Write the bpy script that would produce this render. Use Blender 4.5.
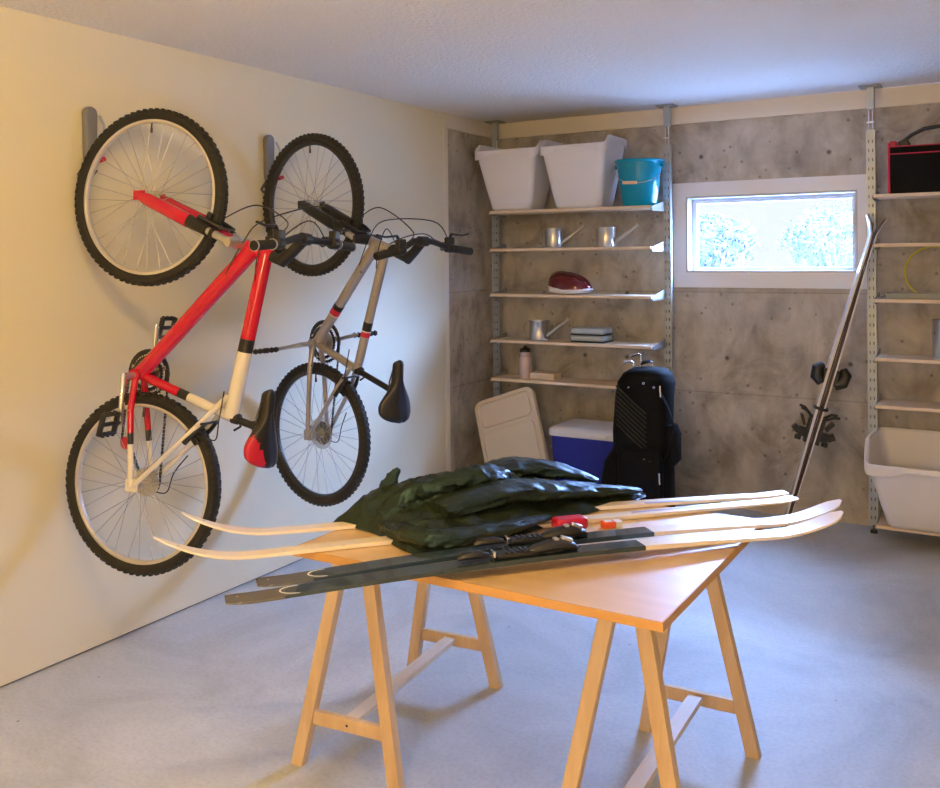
import bpy, bmesh, math, random
from math import sin, cos, pi, radians, sqrt
from mathutils import Vector, Matrix, noise

S = bpy.context.scene
C = S.collection
for o in list(bpy.data.objects):
    bpy.data.objects.remove(o)

# ---------------------------------------------------------------- camera
def setup_camera():
    yaw, pitch, roll = 0.5374, -0.0025, -0.0092
    f = Vector((-sin(yaw)*cos(pitch), cos(yaw)*cos(pitch), sin(pitch)))
    r = Vector((cos(yaw), sin(yaw), 0)); u = r.cross(f)
    r2 = cos(roll)*r + sin(roll)*u; u2 = -sin(roll)*r + cos(roll)*u
    cd = bpy.data.cameras.new('camera'); co = bpy.data.objects.new('camera', cd); C.objects.link(co)
    m = Matrix((r2, u2, -f)).transposed().to_4x4(); m.translation = Vector((3.1425, 0, 1.5233))
    co.matrix_world = m
    cd.sensor_width = 36; cd.sensor_fit = 'HORIZONTAL'
    cd.lens = 926.54/940*36
    cd.shift_x = -0.00126; cd.shift_y = (259.9-394)/940
    cd.clip_start = .02
    S.camera = co
setup_camera()

# ---------------------------------------------------------------- world, lights, exposure
S.view_settings.view_transform = 'Standard'; S.view_settings.look = 'None'
S.view_settings.exposure = 0.0; S.view_settings.gamma = 1
S.view_settings.use_curve_mapping = False
w = bpy.data.worlds.new('sky'); S.world = w; w.use_nodes = True
bg = w.node_tree.nodes['Background']
bg.inputs[0].default_value = (.80, .90, 1, 1); bg.inputs[1].default_value = 1.15

def area(name, loc, target, sx, sy, power, col):
    l = bpy.data.lights.new(name, 'AREA'); l.shape = 'RECTANGLE'; l.size = sx; l.size_y = sy
    l.energy = power; l.color = col
    o = bpy.data.objects.new(name, l); C.objects.link(o)
    o.location = loc
    o.rotation_euler = (Vector(target)-Vector(loc)).to_track_quat('-Z', 'Y').to_euler()
    return o
# bright open sky above the shrubs outside the window
area('sky_light', (4.6, 11.5, 5.2), (1.9, 4.4, 0.8), 12.0, 4.6, 27500, (.27, .47, 1.0))
area('sky_light_high', (2.6, 8.3, 6.6), (1.85, 5.65, 1.65), 5.0, 4.0, 9000, (.27, .47, 1.0))
area('sky_light_side', (7.4, 8.3, 3.9), (1.85, 5.65, 1.65), 5.0, 4.0, 9000, (.27, .47, 1.0))
# unseen area lamp added low outside, standing in for ground bounce on the ceiling
area('ground_bounce_fill', (1.9, 7.3, .92), (1.9, 5.6, 1.75), 3.0, 1.6, 210, (.66, .76, 1.0))
# unseen cool fill added by the right wall for ceiling and back wall
area('right_fill_light', (5.15, .8, 1.75), (1.6, 5.0, 2.0), 2.0, 1.0, 8, (.38, .56, 1.0))
# warm ceiling lamp
def lamp(name, loc, power, col, r):
    l = bpy.data.lights.new(name, 'POINT'); l.energy = power; l.color = col; l.shadow_soft_size = r
    o = bpy.data.objects.new(name, l); C.objects.link(o); o.location = loc
    return o
lamp('ceiling_lamp', (1.75, 1.25, 2.2), 44, (1.0, .64, .20), .06)
lamp('rear_fill_lamp', (2.9, -1.1, 1.3), 108, (1.0, .68, .38), .18)  # unseen warm fill added behind the camera at mid height, lifting the ceiling

# ---------------------------------------------------------------- mesh builder
class MB:
    def __init__(s): s.v = []; s.f = []; s.m = []
    def add(s, vs, fs, mi=0):
        b = len(s.v); s.v += [tuple(v) for v in vs]
        for f in fs: s.f.append(tuple(i+b for i in f)); s.m.append(mi)
    def box(s, c, d, mi=0, rot=None):
        vs = []
        for x in (-.5, .5):
            for y in (-.5, .5):
                for z in (-.5, .5):
                    p = Vector((x*d[0], y*d[1], z*d[2]))
                    if rot: p = rot @ p
                    vs.append(p+Vector(c))
        s.add(vs, [(0,1,3,2),(4,6,7,5),(0,4,5,1),(2,3,7,6),(0,2,6,4),(1,5,7,3)], mi); return s
    def bb(s, a, b, mi=0):
        return s.box([(a[i]+b[i])/2 for i in range(3)], [abs(b[i]-a[i]) for i in range(3)], mi)
    def ring(s, c, ax, ay, ra, rb, n):
        return [c+ax*(ra*cos(2*pi*i/n))+ay*(rb*sin(2*pi*i/n)) for i in range(n)]
    def loft(s, rings, mi=0, caps=True, closed=False):
        n = len(rings[0]); vs = [v for r in rings for v in r]; fs = []
        k = len(rings)
        for j in range(k if closed else k-1):
            a = j*n; b = ((j+1) % k)*n
            for i in range(n):
                i2 = (i+1) % n
                fs.append((a+i, a+i2, b+i2, b+i))
        if caps and not closed:
            fs.append(tuple(reversed(range(n)))); fs.append(tuple(range((k-1)*n, k*n)))
        s.add(vs, fs, mi); return s
    def path(s, pts, r, seg=10, mi=0, flat=1.0, up=None, closed=False, caps=True):
        pts = [Vector(p) for p in pts]; rings = []
        n = len(pts)
        rs = r if isinstance(r, (list, tuple)) else [r]*n
        prev = None
        for i, p in enumerate(pts):
            if closed: t = pts[(i+1) % n]-pts[i-1]
            else: t = pts[min(i+1, n-1)]-pts[max(i-1, 0)]
            t.normalize()
            if prev is None:
                ref = Vector(up) if up else (Vector((0,0,1)) if abs(t.z) < .9 else Vector((1,0,0)))
                a = t.cross(ref).normalized()
            else:
                a = (prev - t*prev.dot(t)).normalized()
            prev = a; b = t.cross(a)
            rings.append(s.ring(p, a, b, rs[i], rs[i]*flat, seg))
        return s.loft(rings, mi, caps, closed)
    def cyl(s, a, b, r0, r1=None, seg=14, mi=0, flat=1.0, up=None):
        return s.path([a, b], [r0, r0 if r1 is None else r1], seg, mi, flat, up)
    def torus(s, c, axis, R, r, seg=48, seg2=10, mi=0, rb=None):
        c = Vector(c); ax = Vector(axis).normalized()
        e1 = ax.orthogonal().normalized(); e2 = ax.cross(e1)
        rings = []
        for i in range(seg):
            t = 2*pi*i/seg; d = e1*cos(t)+e2*sin(t)
            rings.append(s.ring(c+d*R, d, ax, r, rb or r, seg2))
        return s.loft(rings, mi, closed=True)
    def lathe(s, prof, c=(0,0,0), axis=(0,0,1), seg=32, mi=0, closed=False):
        c = Vector(c); ax = Vector(axis).normalized(); e1 = ax.orthogonal().normalized(); e2 = ax.cross(e1)
        rings = []
        for (r, z) in prof:
            rr = max(r, 1e-5)
            rings.append([c+ax*z+(e1*cos(2*pi*i/seg)+e2*sin(2*pi*i/seg))*rr for i in range(seg)])
        return s.loft(rings, mi, caps=False, closed=closed)
    def prism(s, pts, z0, z1, M=None, mi=0):
        n = len(pts)
        vs = [Vector((x, y, z0)) for x, y in pts]+[Vector((x, y, z1)) for x, y in pts]
        if M: vs = [M @ v for v in vs]
        fs = [tuple(reversed(range(n))), tuple(range(n, 2*n))]+[(i, (i+1) % n, n+(i+1) % n, n+i) for i in range(n)]
        s.add(vs, fs, mi); return s
    def build(s, name, mats, parent=None, bevel=0, smooth=40, loc=None, sub=0, seg=2):
        me = bpy.data.meshes.new(name); me.from_pydata(s.v, [], s.f)
        if not isinstance(mats, (list, tuple)): mats = [mats]
        for m in mats: me.materials.append(m)
        me.polygons.foreach_set('material_index', s.m)
        if smooth:
            me.polygons.foreach_set('use_smooth', [True]*len(me.polygons))
            me.set_sharp_from_angle(angle=radians(smooth))
        bmh = bmesh.new(); bmh.from_mesh(me); bmesh.ops.recalc_face_normals(bmh, faces=bmh.faces); bmh.to_mesh(me); bmh.free()
        if smooth: me.set_sharp_from_angle(angle=radians(smooth))
        me.update()
        o = bpy.data.objects.new(name, me); C.objects.link(o)
        if parent: o.parent = parent
        if loc: o.location = loc
        if bevel:
            b = o.modifiers.new('bevel', 'BEVEL'); b.width = bevel; b.segments = seg; b.limit_method = 'ANGLE'; b.angle_limit = radians(35)
            b.harden_normals = False
        if sub:
            m = o.modifiers.new('sub', 'SUBSURF'); m.levels = sub; m.render_levels = sub
        return o

def thing(name, label, cat, loc=(0,0,0), rotz=0, group=None):
    o = bpy.data.objects.new(name, None); C.objects.link(o); o.empty_display_size = .05
    o.location = loc; o.rotation_euler = (0, 0, rotz)
    o['label'] = label; o['category'] = cat
    if group: o['group'] = group
    return o
def tag(o, label, cat, group=None):
    o['label'] = label; o['category'] = cat
    if group: o['group'] = group
    return o
def struct(o): o['kind'] = 'structure'; return o
def dup(src, loc, rz=None, label=None):
    def cp(o, par):
        c = o.copy(); C.objects.link(c)
        if par: c.parent = par
        for ch in [x for x in bpy.data.objects if x.parent == o]: cp(ch, c)
        return c
    r = cp(src, None); r.location = loc
    if rz is not None: r.rotation_euler = (0, 0, rz)
    if label: r['label'] = label
    return r

# ---------------------------------------------------------------- materials
def mat(name, col, rough=.5, metal=0, **k):
    m = bpy.data.materials.new(name); m.use_nodes = True
    nt = m.node_tree; b = nt.nodes['Principled BSDF']
    b.inputs['Base Color'].default_value = (*col, 1); b.inputs['Roughness'].default_value = rough
    b.inputs['Metallic'].default_value = metal
    for a, v in k.items():
        b.inputs[a.replace('_', ' ')].default_value = v
    # slight procedural roughness / tone variation
    tc = nt.nodes.new('ShaderNodeTexCoord'); n = nt.nodes.new('ShaderNodeTexNoise'); n.inputs['Scale'].default_value = 35
    nt.links.new(tc.outputs['Object'], n.inputs['Vector'])
    mr = nt.nodes.new('ShaderNodeMapRange'); mr.inputs[3].default_value = max(rough-.06, .02); mr.inputs[4].default_value = min(rough+.06, 1)
    nt.links.new(n.outputs['Fac'], mr.inputs[0]); nt.links.new(mr.outputs[0], b.inputs['Roughness'])
    return m
def nodes(m): nt = m.node_tree; return nt, nt.nodes['Principled BSDF']
def bump(m, scale, strength, dist=.01, detail=4, src=None):
    nt, b = nodes(m)
    tc = nt.nodes.new('ShaderNodeTexCoord'); n = nt.nodes.new('ShaderNodeTexNoise')
    n.inputs['Scale'].default_value = scale; n.inputs['Detail'].default_value = detail
    nt.links.new(tc.outputs['Object'], n.inputs['Vector'])
    bp = nt.nodes.new('ShaderNodeBump'); bp.inputs['Strength'].default_value = strength; bp.inputs['Distance'].default_value = dist
    nt.links.new(n.outputs['Fac'], bp.inputs['Height']); nt.links.new(bp.outputs[0], b.inputs['Normal'])
    return m
def ramp_noise(m, stops, scale, detail=6, rough=.55, stretch=(1,1,1), distort=0):
    nt, b = nodes(m)
    tc = nt.nodes.new('ShaderNodeTexCoord'); mp = nt.nodes.new('ShaderNodeMapping'); mp.inputs['Scale'].default_value = stretch
    n = nt.nodes.new('ShaderNodeTexNoise'); n.inputs['Scale'].default_value = scale; n.inputs['Detail'].default_value = detail
    n.inputs['Roughness'].default_value = rough; n.inputs['Distortion'].default_value = distort
    cr = nt.nodes.new('ShaderNodeValToRGB')
    el = cr.color_ramp.elements
    while len(el) < len(stops): el.new(.5)
    for e, (p, c) in zip(el, stops): e.position = p; e.color = (*c, 1)
    nt.links.new(tc.outputs['Object'], mp.inputs[0]); nt.links.new(mp.outputs[0], n.inputs['Vector'])
    nt.links.new(n.outputs['Fac'], cr.inputs[0]); nt.links.new(cr.outputs[0], b.inputs['Base Color'])
    return cr
def mixmul(nt, a, bsock, fac=1.0, mode='MULTIPLY'):
    mx = nt.nodes.new('ShaderNodeMix'); mx.data_type = 'RGBA'; mx.blend_type = mode; mx.inputs[0].default_value = fac
    nt.links.new(a, mx.inputs[6]); nt.links.new(bsock, mx.inputs[7]); return mx.outputs[2]

M = {}
M['wall'] = bump(mat('cream_wall_paint', (.74, .68, .50), .75), 60, .08, .004)
M['ceil'] = bump(mat('white_textured_ceiling', (.86, .84, .82), .9), 60, .8, .014, 3)
M['trim'] = mat('cream_trim_board', (.80, .74, .62), .6)
M['dark_gap'] = mat('dark_gap', (.03, .03, .03), .9)
M['white_trim'] = mat('white_window_paint', (.82, .82, .81), .4)

M['sash'] = mat('dimmed_sash_paint', (.50, .50, .50), .4)  # white window paint again, colour darkened to hold back the daylight on it
# concrete wall: blotches, vertical runs, pits, tie holes with stains
def concrete(holes=()):
    m = mat('cast_concrete', (.4, .37, .33), .8); nt, b = nodes(m)
    cr = ramp_noise(m, [(.30, (.26, .23, .18)), (.48, (.49, .45, .38)), (.70, (.65, .61, .53))], 2.6, 10, .68, (1, 1, 1), 1.0)
    tc = nt.nodes.new('ShaderNodeTexCoord')
    n2 = nt.nodes.new('ShaderNodeTexNoise'); n2.inputs['Scale'].default_value = 7; n2.inputs['Detail'].default_value = 8
    mp = nt.nodes.new('ShaderNodeMapping'); mp.inputs['Scale'].default_value = (1.2, 1.2, .6)
    nt.links.new(tc.outputs['Object'], mp.inputs[0]); nt.links.new(mp.outputs[0], n2.inputs['Vector'])
    r2 = nt.nodes.new('ShaderNodeValToRGB'); r2.color_ramp.elements[0].position = .36; r2.color_ramp.elements[0].color = (.72, .70, .66, 1)
    r2.color_ramp.elements[1].position = .56; r2.color_ramp.elements[1].color = (1, 1, 1, 1)
    nt.links.new(n2.outputs['Fac'], r2.inputs[0])
    out = mixmul(nt, cr.outputs[0], r2.outputs[0], .9)
    # pits
    vo = nt.nodes.new('ShaderNodeTexVoronoi'); vo.inputs['Scale'].default_value = 13; vo.inputs['Randomness'].default_value = 1
    nt.links.new(tc.outputs['Object'], vo.inputs['Vector'])
    r3 = nt.nodes.new('ShaderNodeValToRGB'); r3.color_ramp.elements[0].position = .07; r3.color_ramp.elements[0].color = (.45, .42, .38, 1)
    r3.color_ramp.elements[1].position = .15; r3.color_ramp.elements[1].color = (1, 1, 1, 1)
    nt.links.new(vo.outputs['Distance'], r3.inputs[0])
    out = mixmul(nt, out, r3.outputs[0], .8)
    for (p, rin, rout, dk) in holes:
        vm = nt.nodes.new('ShaderNodeVectorMath'); vm.operation = 'DISTANCE'; vm.inputs[1].default_value = p
        nt.links.new(tc.outputs['Object'], vm.inputs[0])
        rr = nt.nodes.new('ShaderNodeMapRange'); rr.inputs[1].default_value = rin; rr.inputs[2].default_value = rout
        rr.inputs[3].default_value = dk; rr.inputs[4].default_value = 1
        nt.links.new(vm.outputs['Value'], rr.inputs[0])
        out = mixmul(nt, out, rr.outputs[0], 1)
    # horizontal form-board seams
    sx = nt.nodes.new('ShaderNodeSeparateXYZ'); nt.links.new(tc.outputs['Object'], sx.inputs[0])
    for z0 in (.69, 1.30):
        a = nt.nodes.new('ShaderNodeMath'); a.operation = 'SUBTRACT'; a.inputs[1].default_value = z0
        nt.links.new(sx.outputs[2], a.inputs[0])
        a2 = nt.nodes.new('ShaderNodeMath'); a2.operation = 'ABSOLUTE'; nt.links.new(a.outputs[0], a2.inputs[0])
        rr = nt.nodes.new('ShaderNodeMapRange'); rr.inputs[1].default_value = 0; rr.inputs[2].default_value = .006
        rr.inputs[3].default_value = .62; rr.inputs[4].default_value = 1
        nt.links.new(a2.outputs[0], rr.inputs[0]); out = mixmul(nt, out, rr.outputs[0], .8)
    nt.links.new(out, b.inputs['Base Color'])
    bp = nt.nodes.new('ShaderNodeBump'); bp.inputs['Strength'].default_value = .35; bp.inputs['Distance'].default_value = .01
    bw = nt.nodes.new('ShaderNodeRGBToBW'); nt.links.new(out, bw.inputs[0]); nt.links.new(bw.outputs[0], bp.inputs['Height'])
    nt.links.new(bp.outputs[0], b.inputs['Normal'])
    return m
YB = 5.591
hl = [((x, YB, z), .006, .019, .25) for x, z in [(1.454,2.126),(2.194,2.107),(1.602,.903),(.967,1.288),(.378,1.281),(.672,.879),(.963,.879),(2.3,.9)]]
hl += [((1.887, YB, 1.19), .03, .10, .72), ((2.62, YB, .75), .02, .12, .8)]
M['conc'] = concrete(hl)
def floor_mat():
    m = mat('smooth_concrete_floor', (.5, .49, .47), .58); nt, b = nodes(m)
    cr = ramp_noise(m, [(.28, (.43, .455, .475)), (.5, (.56, .59, .615)), (.72, (.67, .70, .72))], 1.6, 10, .66, (1, 1, 1), .8)
    tc = nt.nodes.new('ShaderNodeTexCoord'); n = nt.nodes.new('ShaderNodeTexNoise'); n.inputs['Scale'].default_value = 70; n.inputs['Detail'].default_value = 5
    nt.links.new(tc.outputs['Object'], n.inputs['Vector'])
    r = nt.nodes.new('ShaderNodeValToRGB'); r.color_ramp.elements[0].position = .3; r.color_ramp.elements[0].color = (.84, .84, .84, 1)
    r.color_ramp.elements[1].position = .6; r.color_ramp.elements[1].color = (1, 1, 1, 1)
    nt.links.new(n.outputs['Fac'], r.inputs[0])
    out = mixmul(nt, cr.outputs[0], r.outputs[0], .8)
    vo = nt.nodes.new('ShaderNodeTexVoronoi'); vo.inputs['Scale'].default_value = 5
    nt.links.new(tc.outputs['Object'], vo.inputs['Vector'])
    r3 = nt.nodes.new('ShaderNodeValToRGB'); r3.color_ramp.elements[0].position = .02; r3.color_ramp.elements[0].color = (.35, .33, .3, 1)
    r3.color_ramp.elements[1].position = .035; r3.color_ramp.elements[1].color = (1, 1, 1, 1)
    nt.links.new(vo.outputs['Distance'], r3.inputs[0]); out = mixmul(nt, out, r3.outputs[0], .8)
    nt.links.new(out, b.inputs['Base Color'])
    bp = nt.nodes.new('ShaderNodeBump'); bp.inputs['Strength'].default_value = .12; bp.inputs['Distance'].default_value = .004
    nt.links.new(n.outputs['Fac'], bp.inputs['Height']); nt.links.new(bp.outputs[0], b.inputs['Normal'])
    return m
M['floor'] = floor_mat()
def wood(name, c1, c2, rough=.45, sc=9, st=(1, 14, 14)):
    m = mat(name, c1, rough)
    ramp_noise(m, [(.35, c1), (.65, c2)], sc, 5, .6, st, .3); return m
M['pine'] = wood('pine_leg_wood', (.66, .45, .24), (.76, .56, .34), .5, 3, (9, 9, .8))
M['pine_light'] = wood('pale_stretcher_wood', (.74, .64, .50), (.80, .71, .58), .5, 3, (9, .8, 9))
M['top'] = wood('birch_tabletop', (.70, .47, .22), (.77, .54, .28), .33, 2.0, (.7, 9, 1))
M['top'].node_tree.nodes['Principled BSDF'].inputs['Coat Weight'].default_value = 1
M['top'].node_tree.nodes['Principled BSDF'].inputs['Coat Roughness'].default_value = .38
M['top_edge'] = wood('tabletop_edge_wood', (.62, .33, .10), (.68, .38, .13), .45, 5, (1, 1, 6))
M['shelf'] = wood('shelf_board', (.70, .56, .40), (.76, .62, .46), .5, 4, (1, 8, 1))
M['galv'] = mat('galvanised_steel', (.40, .45, .48), .4, .5)
M['galv_y'] = mat('zinc_yellow_steel', (.42, .45, .42), .4, .5)
M['slot'] = mat('dark_slot', (.02, .02, .02), .8)
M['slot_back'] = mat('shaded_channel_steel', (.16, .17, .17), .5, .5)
M['steel_can'] = mat('polished_can_steel', (.62, .60, .56), .30, .95)
M['bracket'] = mat('white_bracket', (.34, .35, .36), .5, .3)
M['white_plastic'] = mat('white_translucent_plastic', (.80, .79, .82), .42, 0, Subsurface_Weight=.15, Subsurface_Radius=(.02, .02, .02))
M['beige'] = mat('beige_plastic', (.66, .57, .43), .5)
M['teal'] = mat('teal_glossy_plastic', (.0, .26, .38), .16)
M['blue'] = mat('royal_blue_plastic', (.006, .012, .30), .4)
M['black'] = mat('black_plastic', (.012, .012, .013), .4)
M['black_rubber'] = bump(mat('black_rubber', (.014, .014, .013), .7), 90, .2, .003)
M['tread'] = mat('tyre_rubber', (.017, .016, .014), .75)
M['bag'] = bump(mat('black_nylon', (.003, .003, .0035), .8, 0, Specular_IOR_Level=.2), 160, .4, .002)
M['bag_rib'] = mat('black_ribbed_mesh', (.008, .008, .009), .6)
M['chrome'] = mat('chrome', (.75, .75, .75), .12, 1)
M['silver'] = mat('brushed_silver', (.60, .58, .55), .3, .9)
M['cable'] = mat('cable_black', (.01, .01, .01), .4)
M['red'] = mat('gloss_red_paint', (.56, .002, .028), .22, 0, Coat_Weight=.5)
M['redplastic'] = mat('red_vinyl', (.52, .010, .04), .35)
M['cream_paint'] = mat('white_bike_paint', (.76, .72, .64), .25, 0, Coat_Weight=.4)
M['grey_paint'] = mat('silver_bike_paint', (.42, .38, .34), .3, .55, Coat_Weight=.3)
M['rim_w'] = mat('pale_alloy_rim', (.66, .62, .57), .35, .35)
M['rim_d'] = mat('dark_rim', (.05, .05, .05), .35, .4)
M['spoke'] = mat('spoke_steel', (.38, .36, .33), .35, .8)
M['saddle'] = mat('black_saddle_vinyl', (.012, .012, .014), .33)
M['yellow'] = mat('yellow_plastic', (.55, .52, .03), .4)
M['foliage'] = mat('leaf', (.08, .105, .12), .6)
M['ground'] = mat('pale_ground', (.6, .6, .58), .9)
M['darkred'] = mat('metallic_dark_red', (.13, .002, .006), .18, .3, Coat_Weight=.8)
M['styro'] = mat('white_foam', (.75, .74, .72), .6)
M['ski_dark'] = mat('slate_ski_topsheet', (.024, .042, .055), .22, 0, Coat_Weight=.5)
M['ski_white'] = mat('ivory_ski_base', (.86, .76, .62), .30, 0, Coat_Weight=.3)
M['ski_purple'] = mat('lavender_stripe', (.30, .32, .62), .3)
M['ski_silver'] = mat('white_silver_ski_sheet', (.70, .70, .72), .22, .1, Coat_Weight=.6)
M['ski_tail'] = mat('smoky_grey_ski_tail', (.13, .13, .125), .25, .3)
M['ski_grey'] = mat('silver_ski_sheet', (.55, .55, .58), .25, .3)
M['maroon'] = mat('dark_maroon_stripe', (.05, .015, .012), .35)

# ---------------------------------------------------------------- structure
H = 2.44; XR = 5.2; YF = -2.2
YD = 4.943
b = MB(); b.bb((-.25, YF-.2, -.15), (XR+.2, YB+.25, 0)); struct(b.build('floor', M['floor']))
b = MB(); b.bb((-.25, YF-.2, H), (XR+.2, YB+.25, H+.15)); struct(b.build('ceiling', M['ceil']))
b = MB(); b.bb((-.014, YF, .009), (0, YD, H)); struct(b.build('wall_left', M['wall']))
b = MB(); b.bb((-.25, YF, 0), (-.02, YB+.13, H)); struct(b.build('wall_left_concrete', M['conc'], smooth=0))
b = MB(); b.bb((-.02, YF, 0), (-.014, YD-.01, .3)); struct(b.build('gap_shade_strip', M['dark_gap']))  # near-black strip behind the wall foot, the gap's shade put into its colour
WX0, WX1, WZ0, WZ1 = 1.362, 2.346, 1.420, 1.884
b = MB()
b.bb((-.02, YB, 0), (WX0, YB+.13, H)); b.bb((WX1, YB, 0), (XR, YB+.13, H))
b.bb((WX0, YB, 0), (WX1, YB+.13, WZ0)); b.bb((WX0, YB, WZ1), (WX1, YB+.13, H))
struct(b.build('wall_back', M['conc'], smooth=0))
b = MB(); b.bb((XR, YF, 0), (XR+.2, YB+.13, H)); struct(b.build('wall_right', M['wall']))
b = MB(); b.bb((-.2, YF-.2, 0), (XR+.2, YF, H)); struct(b.build('wall_front', M['wall']))
# cream top band on the back wall and on the bare part of the left wall
b = MB(); b.bb((.012, YB-.022, 2.335), (XR, YB, H)); struct(b.build('trim_2', M['trim'], bevel=.002))
b = MB(); b.bb((-.02, YD, 2.345), (.012, YB, H)); struct(b.build('trim_3', M['trim'], bevel=.002))
b = MB(); b.bb((-.02, YD, 0), (.003, YD+.05, 2.345)); struct(b.build('trim_4', M['trim'], bevel=.002))
# window
wroot = bpy.data.objects.new('window_1', None); C.objects.link(wroot); wroot.location = (1.85, YB, WZ0); struct(wroot)
def wl(b): 
    b.v = [(x-1.85, y-YB, z-WZ0) for x, y, z in b.v]; return b
b = MB(); ox0, ox1, oz0, oz1 = 1.282, 2.43, 1.328, 1.969; y0, y1 = YB-.022, YB
b.bb((ox0, y0, WZ1), (ox1, y1, oz1)); b.bb((ox0, y0, oz0), (ox1, y1, WZ0))
b.bb((ox0, y0, WZ0), (WX0, y1, WZ1)); b.bb((WX1, y0, WZ0), (ox1, y1, WZ1))
wl(b).build('window_casing', M['white_trim'], wroot, smooth=0)
b = MB(); t = .012
b.bb((WX0, YB-.022, WZ1-t), (WX1, YB+.13, WZ1)); b.bb((WX0, YB-.022, WZ0), (WX1, YB+.13, WZ0+t))
b.bb((WX0, YB-.022, WZ0+t), (WX0+t, YB+.13, WZ1-t)); b.bb((WX1-t, YB-.022, WZ0+t), (WX1, YB+.13, WZ1-t))
wl(b).build('window_jamb', M['sash'], wroot, smooth=0)
b = MB(); a = .028; y0, y1 = YB+.07, YB+.115; x0, x1, z0, z1 = WX0+t, WX1-t, WZ0+t, WZ1-t
b.bb((x0, y0, z1-a), (x1, y1, z1)); b.bb((x0, y0, z0), (x1, y1, z0+a*.6)); b.bb((x0, y0, z0+a*.6), (x0+a, y1, z1-a)); b.bb((x1-a, y0, z0+a*.6), (x1, y1, z1-a))
wl(b).build('window_frame', M['sash'], wroot, smooth=0)
g = bpy.data.materials.new('clear_glass'); g.use_nodes = True; nt = g.node_tree; nt.nodes.remove(nt.nodes['Principled BSDF'])
tr = nt.nodes.new('ShaderNodeBsdfTransparent'); gl = nt.nodes.new('ShaderNodeBsdfGlossy'); gl.inputs['Roughness'].default_value = .02
mx = nt.nodes.new('ShaderNodeMixShader')
mx.inputs[0].default_value = .04; nt.links.new(tr.outputs[0], mx.inputs[1]); nt.links.new(gl.outputs[0], mx.inputs[2])
nt.links.new(mx.outputs[0], nt.nodes['Material Output'].inputs[0])
b = MB(); b.bb((x0+a, YB+.09, z0+a*.6), (x1-a, YB+.094, z1-a)); wl(b).build('window_pane', g, wroot, smooth=0)
# outside: ground and shrubs
b = MB(); b.bb((-12, YB+.35, .6), (14, 26, .9)); struct(b.build('ground_outside', M['ground']))
def shrub(x, y, z, rx, rz, n, seed, label):
    rnd = random.Random(seed); b = MB()
    root = thing('shrub', label, 'shrub', (x, y, .9), 0, 'shrubs outside the window')
    for i in range(n):
        th = rnd.uniform(0, 2*pi); ph = math.acos(rnd.uniform(-1, 1)); r = rnd.uniform(.45, 1)**.5
        lump = .8+.35*noise.noise(Vector((cos(th)*2+seed, sin(th)*2, ph*2)))
        p = Vector((rx*r*lump*sin(ph)*cos(th), rx*.7*r*lump*sin(ph)*sin(th), z-.9+rz*r*lump*cos(ph)))
        d = Vector((rnd.gauss(0, 1), rnd.gauss(0, 1), rnd.gauss(0, 1))).normalized(); e = d.orthogonal().normalized()
        s = rnd.uniform(.025, .05)
        b.add([p-d*s, p+e*s*.4, p+d*s, p-e*s*.4], [(0, 1, 2, 3)])
    b.build('foliage', M['foliage'], root, smooth=0)
    b = MB()
    for k in range(7):
        a_ = rnd.uniform(0, 6.3); b.path([(0, 0, -.02), (.15*cos(a_), .15*sin(a_), .35), (rx*.5*cos(a_), rx*.4*sin(a_), z-.9+rz*.4)], [.02, .014, .005], 6)
    b.build('stem', mat('bark', (.2, .16, .12), .9), root)
shrub(.33, 9.4, 1.66, .62, .36, 1500, 3, 'pale leafy shrub outside behind the left half of window')
shrub(1.49, 10.4, 1.67, .74, .44, 1700, 8, 'pale leafy shrub outside behind the right half of window')

# ---------------------------------------------------------------- shelving
def post(name, x, y, mi_top, label, group='shelf posts'):
    root = thing(name, label, 'post', (x, y, 0), 0, None)
    W, D, g_ = .046, .030, .003
    b = MB(); z0, z1 = .045, 2.20
    b.bb((-W/2, -D/2, z0), (-W/2+.010, -D/2+g_, z1)); b.bb((W/2-.010, -D/2, z0), (W/2, -D/2+g_, z1)); b.bb((-.007, -D/2, z0), (.007, -D/2+g_, z1))
    z = z0
    while z < z1-.05:
        for sx in (-1, 1):
            b.bb((sx*.007, -D/2, z), (sx*(W/2-.010), -D/2+g_, z+.032))
        z += .05
    b.bb((-W/2, -D/2-.0012, z1-.05), (W/2, -D/2-.0002, z1+.001))
    b.bb((-W/2, -D/2+g_, z0), (-W/2+g_, D/2, z1)); b.bb((W/2-g_, -D/2+g_, z0), (W/2, D/2, z1))
    b.build('upright', M['galv_y'] if mi_top else M['galv'], root, smooth=0)
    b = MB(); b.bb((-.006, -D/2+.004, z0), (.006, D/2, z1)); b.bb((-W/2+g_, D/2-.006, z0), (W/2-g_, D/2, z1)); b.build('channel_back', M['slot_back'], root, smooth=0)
    b = MB(); b.cyl((-.01, 0, 2.15), (-.01, 0, 2.32), .0045); b.cyl((.01, 0, 2.15), (.01, 0, 2.32), .0045); b.bb((-.02, -.012, 2.235), (.02, .012, 2.245))
    b.build('adjusting_rod', M['chrome'], root)
    b = MB(); b.bb((-.019, -.015, 2.31), (.019, .015, 2.432)); b.build('sleeve', M['galv'], root, bevel=.002)
    b = MB(); b.bb((-.055, -.05, 2.430), (.055, .05, 2.4395)); b.build('ceiling_plate', M['bracket'], root, bevel=.002)
    b = MB(); b.cyl((0, 0, 0), (0, 0, .018), .02, .016); b.cyl((0, 0, .015), (0, 0, .06), .006); b.build('foot', M['black'], root)
    return root
PY = 5.465
post('shelf_post', .085, PY, 0, 'slotted steel post in the corner behind left shelves')
post('shelf_post', 1.283, PY, 1, 'slotted steel post between left shelves and window')
post('shelf_post', 2.432, PY, 0, 'slotted steel post right of the window by the leaning skis')
SZ = [1.822, 1.580, 1.288, .992, .744]
names = ['topmost', 'second', 'third', 'fourth', 'lowest']
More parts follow.
